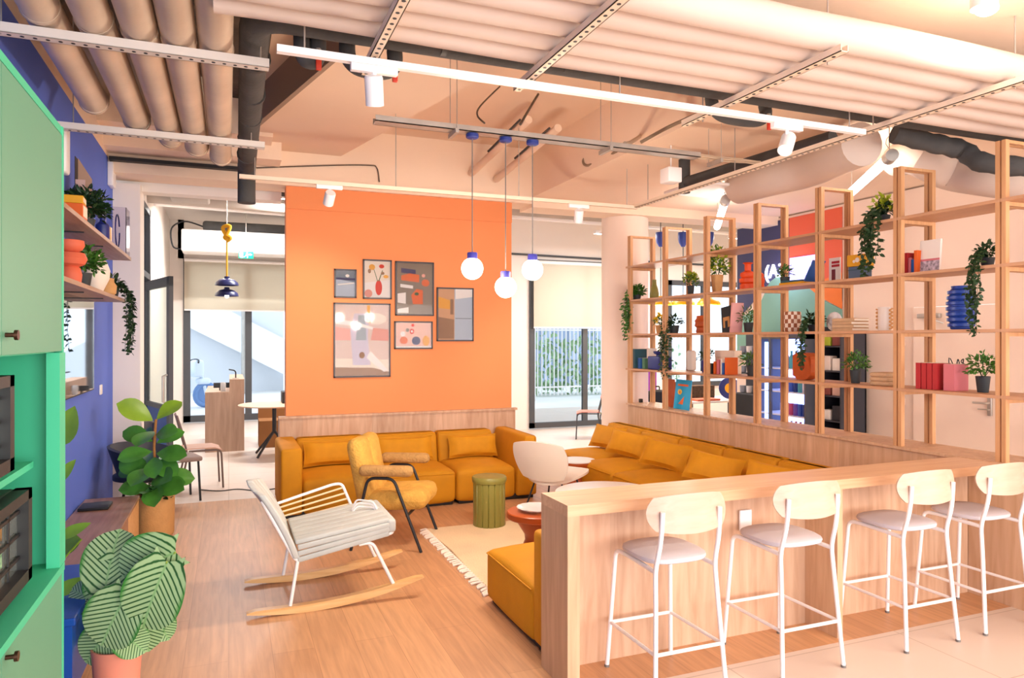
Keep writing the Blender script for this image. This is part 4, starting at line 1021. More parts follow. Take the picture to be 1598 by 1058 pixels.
cbox('open dark cardboard box standing behind the round meeting table', .75, 12.0, 0, .62, .45, .42, M_['cardd'])
cbox('light brown cardboard box behind the open one', .85, 12.6, 0, .55, .4, .62, M_['card'], .1, False)
t = thing('plastic_bag', 'crumpled grey bag beside the cardboard boxes', 'bag', (1.28, 11.7, 0))
MB().ball((0, 0, .2), .22, 14, 10, sc=(1, .9, .95)).build('bag', mat('grey_bag', '#b5a49a', .7, bump=1, bs=12), t, True)
t = thing('black_crate', 'black crate with a strap standing on the meeting table edge', 'crate', (.95, 11.15, .751))
MB().rbox(-.22, .22, -.15, .15, 0, .17, .01).build('crate', mat('slate_crate', '#3c4148', .6), t); MB().ball((0, 0, .18), .02, 8, 6).build('knob', M_['blackp'], t)
# school chair
def wire_chair(name, label, loc, rz, seat_m, leg_m, back_m=None, group=None):
    t = thing(name, label, 'chair', loc, rz, group)
    def sf(u, v): return (u*.2, v*.19, .45+.012*v*v-(.03*max(0, u-.6)/.4))
    shell(MB(), sf, 10, 8, .012).build('seat', seat_m, t, True)
    def bf(u, v): return (-.215-.05*(v+1)/2-.02*(1-u*u), u*.185, .76+v*.085)
    shell(MB(), bf, 10, 6, .01).build('backrest', back_m or seat_m, t, True)
    for s_ in (-1, 1):
        MB().tube(fillet([(.21, s_*.19, 0), (.19, s_*.18, .435), (-.15, s_*.18, .435)], .06), .011, 8).build('leg', leg_m, t, True)
        MB().tube(fillet([(-.24, s_*.19, 0), (-.16, s_*.18, .40), (-.26, s_*.18, .80)], .08), .011, 8).build('leg', leg_m, t, True)
    return t
taupe = mat('taupe_tube', '#6d5b55', .5)
wire_chair('school_chair', 'taupe school chair standing on the pale tiles', (-.29, 8.98, 0), .12, mat('rosy_wood_seat', '#c9a08c', .5), taupe, mat('mauve_back', '#7f6468', .5))
wire_chair('cafe_chair', 'chair with salmon back behind the round column', (5.74, 10.9, 0), PI*.85, mat('salmon_seat', '#e08c77', .5), M_['dark'])
wire_chair('cafe_chair', 'chair with sage green back behind the round column', (6.15, 10.7, 0), PI*.7, mat('sage_seat', '#8fae7c', .5), M_['dark'])
# dark moulded chair behind the fig and bag
t = thing('tub_chair', 'dark moulded tub chair hidden behind the fig plant', 'chair', (-.73, 7.5, 0), -.3)
def tb(u, v):
    a = u*1.9; rr = .28+.05*v
    return (-rr*math.cos(a)*.9, rr*math.sin(a), .42+.30*(v+1)/2*(1-.25*abs(u)**2)+.0)
shell(MB(), tb, 18, 8, .025).build('backrest', mat('slate_shell', '#3a3f4c', .45), t, True)
MB().lathe([(.2, .38), (.27, .40), (.27, .44), (.22, .47), (.001, .475)], seg=28).build('seat', mat('slate_shell', '#3a3f4c', .45), t, True)
for k in range(4):
    a = PI/4+k*PI/2; MB().tube([(.16*math.cos(a), .16*math.sin(a), .39), (.25*math.cos(a), .25*math.sin(a), .005)], .013, 8).build('leg', M_['black'], t, True)
t = thing('wire_chair', 'black legged chair with taupe seat behind the fig plant', 'chair', (-.52, 8.28, 0), .3)
MB().rbox(-.2, .22, -.2, .2, .42, .47, .02).build('seat', mat('taupe_pad', '#94807a', .7), t, True)
MB().rbox(-.26, -.22, -.19, .19, .55, .86, .018).build('backrest', mat('slate_shell', '#3a3f4c', .45), t, True)
for x, y in ((.18, .17), (.18, -.17), (-.2, .17), (-.2, -.17)): MB().tube([(x, y, .43), (x*1.1, y*1.1, .005)], .012, 8).build('leg', M_['black'], t, True)
for y in (.17, -.17): MB().tube([(-.2, y, .43), (-.245, y, .6)], .012, 8).build('back_post', M_['black'], t, True)

# ---- framed pictures on the orange wall
def frame(label, x0, y0, x1, y1, art, bgc, name='framed_picture'):
    a = atY(x0, y0, 7.96); b = atY(x1, y1, 7.96); w, h = b.x-a.x, a.z-b.z
    t = thing(name, label, 'picture', (a.x+w/2, 7.998, b.z+h/2), 0, None)
    f = .016
    MB().box(-w/2, w/2, -.025, 0, h/2-f, h/2).box(-w/2, w/2, -.025, 0, -h/2, -h/2+f).box(-w/2, -w/2+f, -.025, 0, -h/2, h/2).box(w/2-f, w/2, -.025, 0, -h/2, h/2).build('frame', mat('dark_picture_frame', '#3b3236', .4), t)
    MB().box(-w/2+f, w/2-f, -.012, -.004, -h/2+f, h/2-f).build('print', bgc, t)
    W, H = w/2-f, h/2-f
    for i, (kind, m, pr) in enumerate(art):
        y = -.013-.0008*i
        if kind == 'e': MB().lathe([(1, 0), (.001, 0)], seg=24, close=False, M=Matrix.Translation((pr[0]*W, y, pr[1]*H)) @ Matrix.Diagonal((pr[2]*W, 1, pr[3]*H, 1)) @ Euler((PI/2, 0, 0)).to_matrix().to_4x4()).build('printed_shape', m, t)
        elif kind == 'p': MB().add([(q[0]*W, y, q[1]*H) for q in pr], [tuple(range(len(pr)))]).build('printed_shape', m, t)
    o = MB().box(-w/2+f, w/2-f, -.0215, -.020, -h/2+f, h/2-f).build('glass', M_['pglass'], t)
    return t
M_['pglass'] = mat('picture_glass', '#ffffff', .03, trans=1, ior=1.18)
q = lambda n, c, r=.7, **k: mat(n, c, r, **k)
cr, pk, gy, or_, wh = q('print_cream', '#efe0cf'), q('print_pink', '#e8a596'), q('print_taupe', '#8d7d6d'), q('print_orange', '#de6a35'), q('print_white', '#f3ece6')
rd, yl, gn, nv, lv, br = q('print_red', '#d9412c'), q('print_yellow', '#e7a53c'), q('print_green', '#55693d'), q('print_navy', '#3c3560'), q('print_lilac', '#cfc4d4'), q('print_brown', '#9b7352')
bgd, sk = q('print_slate', '#76808c'), q('print_sky', '#b9c4d2')
frame('small framed slate grey photograph, upper corner of the picture group', 522, 419, 557, 465, [('p', sk, [(-1, -1), (1, -1), (1, .1), (-1, .35)]), ('p', nv, [(-1, .3), (1, .25), (1, .42), (-1, .45)]), ('e', wh, (.2, .6, .2, .12)), ('p', wh, [(-.8, -.15), (.9, .0), (.9, .1), (-.8, -.05)])], bgd)
frame('framed print of a red vase with tulips', 567, 404, 612, 467, [('p', wh, [(-1, -1), (1, -1), (1, 0), (-1, -.2)]), ('e', rd, (.1, -.45, .26, .42)), ('p', gn, [(-.02, -.1), (.04, -.1), (-.25, .55), (-.3, .55)]), ('p', gn, [(.06, -.1), (.14, -.1), (.42, .5), (.36, .5)]), ('e', yl, (-.42, .66, .24, .16)), ('e', rd, (.32, .72, .2, .11)),
      ('e', br, (.4, .34, .14, .08)), ('e', br, (-.62, .44, .12, .12)), ('e', yl, (.65, .16, .2, .09)), ('e', pk, (-.7, -.78, .3, .22))], cr)
frame('framed taupe poster with orange abstract shapes', 617.5, 407, 678, 493, [('p', nv, [(-.75, .62), (.05, .55), (.05, .74), (-.75, .8)]), ('p', or_, [(-.75, .32), (.25, .25), (.25, .55), (-.3, .6), (-.75, .5)]), ('p', or_, [(-.1, -.6), (.45, -.6), (.45, -.05), (.1, 0), (-.2, -.25)]), ('e', or_, (.6, .24, .22, .14)),
      ('p', wh, [(-.8, .05), (-.1, 0), (-.1, .12), (-.8, .18)]), ('p', wh, [(-.95, -.55), (-.5, -.6), (-.5, -.15), (-.95, -.2)]), ('p', wh, [(-.95, -.95), (-.35, -.95), (-.35, -.72), (-.95, -.8)]), ('e', gn, (.1, -.2, .12, .06)), ('e', pk, (.48, .52, .1, .07))], gy)
frame('framed two tone brown and pale blue photograph, closest to the pendants', 682.5, 448, 740, 532.5, [('p', sk, [(-.05, -1), (1, -1), (1, 1), (-.05, 1)]), ('p', br, [(-1, -.95), (-.08, -.95), (-.08, -.2), (-1, -.1)]), ('p', yl, [(-1, .25), (-.3, .2), (-.3, .55), (-1, .7)]), ('p', wh, [(0, .6), (1, .7), (1, 1), (0, 1)]), ('p', bgd, [(0, -.17), (.95, -.17), (.95, -.14), (0, -.14)]), ('p', br, [(-.3, 0), (-.12, 0), (-.12, .6), (-.3, .6)])], q('print_peach', '#d3a076'))
frame('largest framed photograph of a tall curved tower form', 521, 472, 610, 588, [('p', pk, [(-1, .0), (-.35, .0), (-.35, .3), (-1, .38)]), ('p', cr, [(-1, -1), (1, -1), (1, -.55), (-1, -.5)]), ('p', br, [(-1, -1), (1, -1), (1, -.9), (.4, -.78), (-1, -.75)]), ('p', lv, [(-.35, -.7), (.3, -.7), (.2, .1), (.25, .75), (-.3, .75), (-.45, .3)]),
      ('p', q('print_bluegrey', '#9aa3ad'), [(-.25, .0), (.15, .0), (.1, .7), (-.15, .7)]), ('p', wh, [(-1, .45), (-.2, .4), (.6, .25), (.6, .32), (-.2, .5), (-1, .6)]), ('p', wh, [(.3, -.3), (.95, -.85), (.8, -.9), (.15, -.5)]), ('e', cr, (.55, .6, .35, .16)), ('p', yl, [(.15, .5), (.3, .5), (.28, .98), (.17, .98)]), ('p', pk, [(.3, .0), (.98, -.02), (.98, .3), (.4, .35)]), ('e', br, (-.02, -.42, .1, .09))], q('print_blush', '#e0c6ba'))
frame('framed fruit still life print, lowest small frame', 616, 501, 676, 544.5, [('e', or_, (-.55, -.42, .22, .3)), ('e', nv, (.14, -.45, .24, .34)), ('e', yl, (.7, -.45, .2, .42)), ('e', rd, (-.1, .3, .13, .22)), ('e', wh, (-.1, .3, .06, .1)), ('e', wh, (-.6, .1, .14, .2)), ('e', gy, (-.35, .4, .1, .15)), ('p', wh, [(-1, -1), (1, -1), (1, -.88), (-1, -.88)]), ('e', rd, (-.05, .8, .1, .12))], q('print_rose', '#efc2b0'))
# ================================================================== PLANTS
def calathea_mat():
    m = bpy.data.materials.new('striped_leaf'); m.use_nodes = True; nt = m.node_tree; b = nt.nodes['Principled BSDF']; L = nt.links
    uv = nt.nodes.new('ShaderNodeUVMap'); uv.uv_map = 'uv'; sx = nt.nodes.new('ShaderNodeSeparateXYZ'); L.new(uv.outputs[0], sx.inputs[0])
    def mth(op, a, b_=None, c=None):
        n = nt.nodes.new('ShaderNodeMath'); n.operation = op
        for i, x in enumerate((a, b_, c)):
            if x is None: continue
            if isinstance(x, (int, float)): n.inputs[i].default_value = x
            else: L.new(x, n.inputs[i])
        return n.outputs[0]
    av = mth('ABSOLUTE', sx.outputs[1]); d = mth('MULTIPLY_ADD', av, -.38, sx.outputs[0]); s_ = mth('SINE', mth('MULTIPLY', d, 74))
    r = nt.nodes.new('ShaderNodeValToRGB'); e = r.color_ramp.elements; e[0].position = .08; e[0].color = lin('#2c5c2c'); e[1].position = .38; e[1].color = lin('#a9c691')
    L.new(mth('MULTIPLY_ADD', s_, .5, .5), r.inputs[0])
    mx = nt.nodes.new('ShaderNodeMix'); mx.data_type = 'RGBA'
    rr = nt.nodes.new('ShaderNodeMapRange'); rr.inputs[1].default_value = .82; rr.inputs[2].default_value = .97; L.new(av, rr.inputs[0])
    L.new(rr.outputs[0], mx.inputs[0]); L.new(r.outputs[0], mx.inputs[6]); mx.inputs[7].default_value = lin('#3f8a35')
    m2 = nt.nodes.new('ShaderNodeMix'); m2.data_type = 'RGBA'; r2 = nt.nodes.new('ShaderNodeMapRange'); r2.inputs[1].default_value = .02; r2.inputs[2].default_value = .05; L.new(av, r2.inputs[0])
    L.new(r2.outputs[0], m2.inputs[0]); m2.inputs[6].default_value = lin('#8db87a'); L.new(mx.outputs[2], m2.inputs[7])
    L.new(m2.outputs[2], b.inputs['Base Color']); b.inputs['Roughness'].default_value = .35; return m
CAL = calathea_mat()
def basis(p, d, up, roll=0):
    d = Vector(d).normalized(); up = Vector(up); y = up.cross(d)
    if y.length < 1e-5: y = Vector((0, 1, 0))
    y.normalize(); z = d.cross(y); M = Matrix((d, y, z)).transposed().to_4x4(); M.translation = p; return M
ca = thing('striped_calathea', 'big striped calathea in a pink pot beside the mint cabinet', 'potted plant', (-.475, 3.70, 0))
MB().lathe([(.075, 0), (.085, .005), (.103, .27), (.106, .30), (.097, .30), (.093, .27)], seg=36).build('pot', M_['pink'], ca, True)
MB().lathe([(.094, .265), (.001, .27)], seg=24, close=False).build('soil', M_['soil'], ca)
# leaves given by picture place, size and facing; stems join them to the pot
base = Vector((-.475, 3.70, 0))
for (px, py, dd, L, W, ang, tilt) in ((172, 868, 3.25, .29, .25, 90, .30), (223, 885, 3.18, .31, .27, 205, .15), (172, 972, 3.12, .27, .26, 245, .25), (178, 918, 3.22, .26, .28, 265, .35), (235, 935, 3.10, .33, .27, 250, .2), (221, 985, 3.25, .22, .2, 290, .4),
                                 (150, 1008, 3.2, .22, .18, 235, .3), (250, 975, 3.3, .18, .14, 300, .5), (205, 1000, 3.18, .18, .15, 320, .6), (134, 930, 3.35, .26, .15, 160, .5), (230, 868, 3.45, .22, .14, 60, .6), (200, 900, 3.5, .24, .2, 20, .8), (130, 980, 3.4, .2, .16, 200, .5)):
    c = atD(px, py, dd)-base; a = math.radians(ang)
    R = Vector((CT, -ST, 0)); U = Vector((0, 0, 1)); V = Vector((-ST, -CT, 0))      # picture right, up, towards viewer
    d = R*math.cos(a)+U*math.sin(a)
    n = (V*1.0+U*tilt+R*.0).normalized(); d = (d-n*d.dot(n)).normalized()
    p0 = c-d*L*.5
    L *= .92; W *= 1.04; lf = MB().leaf(basis(p0, d, n), L, W, .18, .12, 2, 14).build('leaf', CAL if tilt < .7 else M_['leaffy'], ca, True)
    s0 = Vector((random.uniform(-.04, .04), random.uniform(-.04, .04), .26))
    MB().tube(spline([s0, (s0+p0)/2+Vector((0, 0, .05)), p0]), .005, 6).build('leaf_stem', mat('pale_green_stem', '#8ea846', .5), lf, True)
# fig
p = Vector((-.60, 6.93, 0))
fg = thing('fiddle_leaf_fig', 'fiddle leaf fig in a round tan pot at the sideboard end', 'potted plant', p)
MB().lathe([(.148, 0), (.155, .01), (.16, .33), (.158, .345), (.146, .345), (.145, .30)], seg=40).build('pot', M_['tan'], fg, True)
MB().lathe([(.146, .305), (.001, .31)], seg=24, close=False).build('soil', M_['soil'], fg)
MB().tube(spline([(0, 0, .28), (.01, 0, .5), (-.005, 0, .75), (.01, 0, 1.0)]), .011, 8).build('trunk', M_['stem'], fg, True)
lv_ = [(.98, -2.2, .30, .7), (.98, .6, .24, 1.0), (.86, -.6, .24, .3), (.84, 2.6, .22, .2), (.72, -2.4, .25, .0), (.70, -.3, .26, .1), (.62, 1.2, .25, .1), (.58, -1.7, .28, -.1), (.55, 3.0, .34, .15), (.50, -.9, .30, .2), (.47, .3, .28, .1), (.44, 2.2, .26, .0), (.40, -2.4, .24, .2), (.38, -.2, .24, .4), (.40, 1.4, .22, .1), (.36, -1.5, .20, .4), (.68, -1.2, .24, -.4), (.90, -1.6, .26, -.1), (.80, -2.9, .25, .5), (.78, .2, .22, .6), (.64, -.6, .26, -.2), (.52, -2.9, .28, .5), (.45, -1.2, .28, -.3), (.60, 2.4, .24, .4), (.42, -.5, .28, .1)]
for i, (z, a, L, up) in enumerate(lv_):
    a += -TH; d = Vector((math.cos(a), math.sin(a), up)).normalized()
    n = Vector((0, 0, 1))*.7+Vector((-ST, -CT, 0))*.9
    MB().leaf(basis(Vector((0, 0, z))+d*.02, d, n), L*1.05, L*.66, .25, .22, 1, 10).build('leaf', M_['leaffy'] if i in (0, 1) else M_['leaff'], fg, True)
mb = MB()
for i in range(90):
    a = random.uniform(0, 2*PI); r = random.uniform(0, .15); mb.leaf(T(r*math.cos(a), r*math.sin(a), .31+random.uniform(0, .08), random.uniform(-.6, .6), -random.uniform(.1, 1.2), a), .07, .035, .3, nu=3)
mb.build('undergrowth_leaves', M_['leafd'], fg)
# tall plant behind the cabinet (only its leaves show past the cabinet edge)
hp = thing('broad_leaf_plant', 'plant in the blue planter with broad yellow green leaves past the cabinet edge', 'potted plant', (-.84, 4.05, .47))
b0 = Vector((-.84, 4.05, .47))
for (px, py, dd, L, W, ang) in ((103, 665, 3.55, .2, .13, 80), (102, 735, 3.5, .13, .06, 60), (113, 828, 3.5, .16, .06, 30), (108, 915, 3.4, .2, .07, 25), (104, 850, 3.6, .16, .1, 200), (112, 925, 3.5, .16, .09, -20)):
    c = atD(px, py, dd)-b0; a = math.radians(ang); R = Vector((CT, -ST, 0)); U = Vector((0, 0, 1)); V = Vector((-ST, -CT, 0))
    d = R*math.cos(a)+U*math.sin(a); p0 = c-d*L*.5
    MB().leaf(basis(p0, d, V+U*.4), L, W, .2, .15, 0, 8).build('leaf', M_['leaffy'], hp, True)
    MB().tube(spline([(0, 0, .0), (p0.x*.5, p0.y*.5, p0.z*.6), p0]), .005, 6).build('leaf_stem', M_['leaffy'], hp, True)

def bush(mb, c, r, n, ls, up=1, wd=.5):
    for i in range(n):
        th = random.uniform(0, 2*PI); ph = math.acos(random.uniform(-.35, 1)); rr = r*random.uniform(.35, 1.0)
        d = Vector((math.sin(ph)*math.cos(th), math.sin(ph)*math.sin(th), math.cos(ph)*up)); p = Vector(c)+d*rr
        dd = (d+Vector((random.uniform(-.7, .7), random.uniform(-.7, .7), random.uniform(-.5, .7)))).normalized()
        mb.leaf(basis(p, dd, Vector((random.uniform(-1, 1), random.uniform(-1, 1), 1))), ls*random.uniform(.7, 1.2), ls*wd, .25, nu=3)
def pot_plant(name, label, p, pr, ph, r, m, potm, n=110, ls=.035, group=None, up=1, flowers=None, wd=.5):
    t = thing(name, label, 'potted plant', p, 0, group)
    if pr:
        MB().lathe([(pr*.72, 0), (pr*.75, .004), (pr, ph), (pr*.9, ph), (pr*.88, ph*.85), (.001, ph*.85)], seg=20).build('pot', potm, t, True)
    mb = MB(); bush(mb, (0, 0, ph+r*.45), r, n, ls, up, wd); mb.build('foliage', m, t)
    mb = MB()
    for i in range(7):
        a = random.uniform(0, 6.28); mb.tube([(0, 0, ph*.8), (r*.6*math.cos(a), r*.6*math.sin(a), ph+r*.8)], .0022, 4)
    mb.build('stems', M_['leafd'], t)
    if flowers:
        mb = MB(); bush(mb, (0, 0, ph+r*.9), r*.85, n, ls*.9, up, .9); mb.build('flowers', flowers, t)
    return t
def trailing(name, label, p, strands, m, drop, spread, ls=.035, pr=.045, ph=.07, potm=None, out=(-1, 0), n=60, top=None, group=None, per=.018, lip=.12):
    """plant whose vines hang over the shelf edge towards out"""
    t = thing(name, label, 'potted plant', p, 0, group); o = Vector((out[0], out[1], 0)); sd = Vector((-o.y, o.x, 0))
    if pr: MB().lathe([(pr*.75, 0), (pr, ph), (pr*.88, ph), (pr*.85, ph*.85), (.001, ph*.85)], seg=18).build('pot', potm or M_['dpot'], t, True)
    mb = MB(); vb = MB()
    bush(mb, (0, 0, ph+.03), pr+.03, n, ls)
    for i in range(strands):
        s_ = random.uniform(-1, 1)*spread; dr = drop*random.uniform(.45, 1); l = lip+random.uniform(0, .03)
        pts = spline([(0, 0, ph), o*l*.5+sd*s_*.6+Vector((0, 0, ph+.05)), o*l+sd*s_+Vector((0, 0, .0)), o*(l+.01)+sd*(s_+random.uniform(-.02, .02))+Vector((0, 0, -dr*.5)), o*l+sd*(s_+random.uniform(-.03, .03))+Vector((0, 0, -dr))], 6)
        vb.tube(pts, .0018, 4); acc = 0
        for a, b in zip(pts, pts[1:]):
            acc += (b-a).length
            while acc > per:
                acc -= per; pp_ = b; d = Vector((random.uniform(-1, 1), random.uniform(-1, 1), random.uniform(-.9, .4))).normalized()
                mb.leaf(basis(pp_, d, Vector((o.x, o.y, .6))), ls*random.uniform(.7, 1.1), ls*.6, .2, nu=3)
    mb.build('foliage', m, t); vb.build('vines', M_['leafd'], t)
    if top:
        mb = MB(); bush(mb, (0, 0, ph+.07), pr+.035, n, ls); mb.build('lit_leaves', top, t)  # upper leaves as if lit, light put into a yellower colour
    return t

# ================================================================== WALL SHELVES ON THE INDIGO WALL
def wshelf(label, y0, y1, z, m=W_['bookw']):
    t = thing('wall_shelf', label, 'shelf', (-1.098, y0, z), 0, 'wooden shelves on the indigo wall')
    MB().box(0, .25, 0, y1-y0, -.028, 0).build('board', m, t)
    for y in (.55, 1.5, 2.4, 3.2):
        if y < y1-y0: MB().box(.0, .18, y-.008, y+.008, -.036, -.028).build('bracket', M_['black'], t)
wshelf('upper brown wall shelf on the indigo wall', 3.2, 7.52, 2.46)
wshelf('lower brown wall shelf above the television', 3.2, 7.08, 2.05)
def book(t_label, p, w, h, d, m, rz=0, lean=0, name='book', group=None, tip=0):
    """spine faces local -X... stands on its bottom edge; w thickness along local Y, d depth along X"""
    t = thing(name, t_label, 'book', p, rz, group); M = T(0, 0, 0, lean, tip, 0)
    MB().rbox(0, d, 0, w, 0, h, .0015, M=M).build('cover', m, t)
    MB().box(.004, d+.0005, .0022, w-.0022, .003, h+.0005, M=M).build('pages', M_['page'], t)
    return t
# upper shelf
for i, (z, m, lab) in enumerate(((2.461, 'book_o', 'lower orange book of the flat stack on the upper wall shelf'), (2.552, 'book_y', 'thick yellow book on top of the flat stack, upper wall shelf'))):
    t = thing('book', lab, 'book', (-1.05, 5.15, z), .05*i, 'stack on the upper wall shelf'); MB().rbox(0, .2, 0, .15, 0, .09 if i == 0 else .05, .004).build('cover', M_[m], t); MB().box(.01, .2005, .012, .151, .012, .08 if i == 0 else .042).build('pages', M_['page'], t)
t = thing('greeting_card', 'tall folded brown card leaning on the indigo wall', 'card', (-.98, 6.05, 2.461))
MB().prism([(-.05, 0), (.04, 0), (.04, .42), (-.05, .57)], 1, 0, .004).build('card_panel', mat('brown_card', '#b08c78', .7), t); MB().box(-.054, -.05, -.10, .002, 0, .56).build('card_panel', M_['black'], t)
t = thing('greeting_card', 'small folded pale card in front of the tall brown one', 'card', (-.94, 5.78, 2.461)); MB().box(-.06, .0, 0, .004, 0, .36).build('card_panel', mat('rose_card', '#c9a59a', .7), t)
pot_plant('bushy_plant', 'bushy dark plant at the middle of the upper wall shelf', (-.93, 5.75, 2.461), .06, .08, .15, M_['leafd'], M_['dpot'], 620, .05)
t = thing('small_bottle', 'small blue bottle beside the bushy plant on the upper wall shelf', 'bottle', (-.93, 6.45, 2.461)); MB().lathe([(.045, 0), (.05, .01), (.05, .14), (.02, .17), (.02, .2)], seg=16).build('body', M_['cobd'], t, True)
t = thing('wooden_block', 'pale wooden block near the end of the upper wall shelf', 'block', (-.92, 6.62, 2.461)); MB().rbox(-.03, .03, -.04, .04, 0, .15, .005).build('block', W_['rock'], t, True)
t = thing('glass_case', 'clear glass case with a dark wire hoop at the upper shelf end', 'ornament', (-.96, 7.35, 2.461))
cg = mat('tinted_clear_glass', '#e4e0ee', .04, trans=1, ior=1.12)
MB().box(-.09, -.085, -.12, .12, 0, .42).box(.1, .105, -.12, .12, 0, .42).box(-.09, .105, -.12, -.115, 0, .42).build('glass_panel', cg, t)
MB().tube([(.02+.0*a, .13*math.cos(a*PI/8-PI/2)*-1, .22+.15*math.sin(a*PI/8-PI/2)) for a in range(-4, 12)], .006, 6).build('wire_hoop', M_['cobd'], t, True)
# lower shelf
t = thing('stacked_vase', 'coral vase of three stacked rounds on the lower wall shelf', 'vase', (-.94, 5.25, 2.051))
MB().lathe([(.05, 0), (.065, .01), (.07, .06), (.06, .1), (.05, .108), (.085, .125), (.10, .16), (.085, .195), (.05, .205), (.07, .215), (.085, .245), (.08, .275), (.05, .28), (.045, .27)], seg=32).build('body', M_['coral'], t, True)
pot_plant('bushy_plant', 'bright green bushy plant between the coral and cream vases', (-.93, 5.62, 2.051), .06, .10, .13, M_['leafg'], M_['dpot'], 560, .042)
t = thing('cream_vase', 'round cream vase on the lower wall shelf', 'vase', (-.93, 6.08, 2.051)); MB().lathe([(.05, 0), (.06, .01), (.10, .10), (.105, .16), (.08, .23), (.045, .26), (.05, .285), (.04, .285)], seg=32).build('body', M_['cream'], t, True)
t = thing('wicker_jar', 'small tan wicker jar near the lower shelf end', 'jar', (-.92, 6.58, 2.051)); MB().lathe([(.05, 0), (.07, .02), (.075, .08), (.055, .11), (.055, .14)], seg=24).build('body', M_['tan'], t, True)
trailing('trailing_plant', 'ivy trailing off the end of the lower wall shelf', (-.93, 6.93, 2.051), 13, M_['leafd'], .52, .10, .045, .06, .08, out=(.85, .35), n=150, lip=.13, per=.022)
trailing('trailing_plant', 'slim ivy hanging in front of the television screen', (-.93, 5.95, 2.051), 6, M_['leafd'], .42, .035, .04, .045, .05, out=(1, .12), n=30, lip=.16, per=.022) if False else None
o = MB().rbox(-1.099, -1.04, 5.70, 5.85, 2.85, 3.19, .025).build('wall_speaker', M_['whitem'], None, True); tag(o, 'white rounded wall box above the mint cabinet', 'speaker')
q_ = atX(156, 608, -1.099); o = MB().rbox(-1.099, -1.085, q_.y-.05, q_.y+.05, q_.z-.045, q_.z+.045, .004).build('wall_socket', M_['whitem'], None, True); tag(o, 'small white wall switch on the indigo wall beside the television', 'switch')
q_ = atX(170, 271, -1.099); o = MB().rbox(-1.099, -1.05, q_.y-.1, q_.y+.1, q_.z-.13, q_.z+.1, .006).build('junction_box', M_['whitem'], None, True); tag(o, 'white junction box high on the indigo wall corner', 'box')
# light bulbs cluster on pillar corner (string)
t = thing('emergency_light', 'small white emergency light high beside the transom window', 'light', Vector((-1.02, 9.85, 3.50)))
MB().rbox(-.03, .04, -.06, .06, -.13, .13, .03).build('housing', M_['whitem'], t, True)

o = MB().tube(spline([(-.30, 8.75, .006), (-.1, 8.6, .006), (.1, 8.62, .006), (.3, 8.45, .006), (.5, 8.5, .006)], 6), .006, 6).build('floor_cable', M_['foam'], None, True); tag(o, 'thin dark cable lying on the pale tiles by the school chair', 'cable')
# ================================================================== OPEN SHELVING
sh = thing('open_shelving', 'tall open birch shelving standing on the half wall', 'shelving', (4.62, 0, .905))
FY = [7.70-.765*i for i in range(8)]
XF, XB = .02, .345       # front and back post lines, local
HT = 2.98-.905
def frm(y):
    f = MB()
    for x in (XF, XB):
        for s_ in (-1, 1): f.box(x-.018, x+.018, y+s_*.020-.014, y+s_*.020+.014, 0, HT)
    for s_ in (-1, 1):
        f.box(XF+.018, XB-.018, y+s_*.020-.013, y+s_*.020+.013, HT-.022, HT-.001)
        for z in SH: f.box(XF, XB, y+s_*.020-.013, y+s_*.020+.013, z-.905-.048, z-.905-.022)
    return f
SH = [1.335, 1.765, 2.185, 2.605]
for y in FY: frm(y).build('post_frame', W_['post'], sh)
for z in SH:
    ys = [FY[0]+.08]+FY[1:]
    for i in range(7):
        MB().box(XF-.02, XB+.02, FY[i+1]+(.001 if i < 6 else -.05), (FY[i] if i else FY[0]+.08)-.001, z-.905-.021, z-.905).build('shelf', W_['shelf'], sh)
XS = 4.80
ZL = [.906, 1.336, 1.766, 2.186, 2.606]
def on(px, lv, X=XS): v = atX(px, 400, X); return Vector((X, v.y, ZL[lv]))
def sz(px, n, X=XS):
    v = atX(px, 529, X); return n*(v.x*ST+v.y*CT)/FPX
def lathe_item(name, label, cat, px, lv, prof, m, seg=24, fr=None, X=XS, sx=1, extra=None, group=None):
    """prof in pixels of the photo scaled to metres"""
    s_ = sz(px, 1, X); t = thing(name, label, cat, on(px, lv, X), 0, group)
    MB().lathe([(r*s_, z*s_) for r, z in prof], seg=seg, fr=fr).build('body', m, t, True, ang=50); return t
# top shelf plant, light on its upper leaves put into their colour
trailing('trailing_plant', 'large leafy trailing plant with tips lit lime under the tube lamp', on(1379, 4, 4.76), 14, M_['leafd'], .42, .09, .05, .05, .06, out=(-1, 0), n=110, top=M_['leafy'], lip=.12, per=.024)
# level 2.19
lathe_item('green_vase', 'olive green bottle shaped vase on the open shelving', 'vase', 1021, 3, [(6, 0), (7, 1), (7.2, 8), (6, 15), (3.6, 22), (3.2, 28), (3.4, 30), (2.6, 30)], M_['olive'])
pot_plant('flowering_plant', 'yellow green bushy plant in dark pot between the first posts', on(1078, 3), .04, .11, .09, M_['leafg'], M_['dpot'], 130, .035, flowers=M_['leafy'])
t = pot_plant('flowering_plant', 'tall lime topped plant in a tan pot beside the tube lamp', on(1119, 3), .065, .19, .13, M_['leafg'], M_['tan'], 170, .045, up=1.9, flowers=M_['leafy'])
lathe_item('notched_vase', 'bright orange notched vase in front of the mural', 'vase', 1167, 3, [(9, 0), (12, 2), (12, 9), (10, 10), (13, 12), (13, 18), (10, 19), (12, 22), (11, 27), (5, 30), (5, 40), (8, 42), (7, 43)], M_['vorange'], 10)
lathe_item('notched_vase', 'slim orange tan vase tucked behind the bright orange one', 'vase', 1185, 3, [(6, 0), (8, 2), (7, 9), (8, 12), (8, 18), (6, 20), (7, 24), (4, 27)], M_['vorange'], 8, X=4.9)
pot_plant('bushy_plant', 'small bushy plant in dark pot in front of the lit sign', on(1225, 3), .045, .09, .075, M_['leafg'], M_['dpot'], 130, .032, flowers=None)
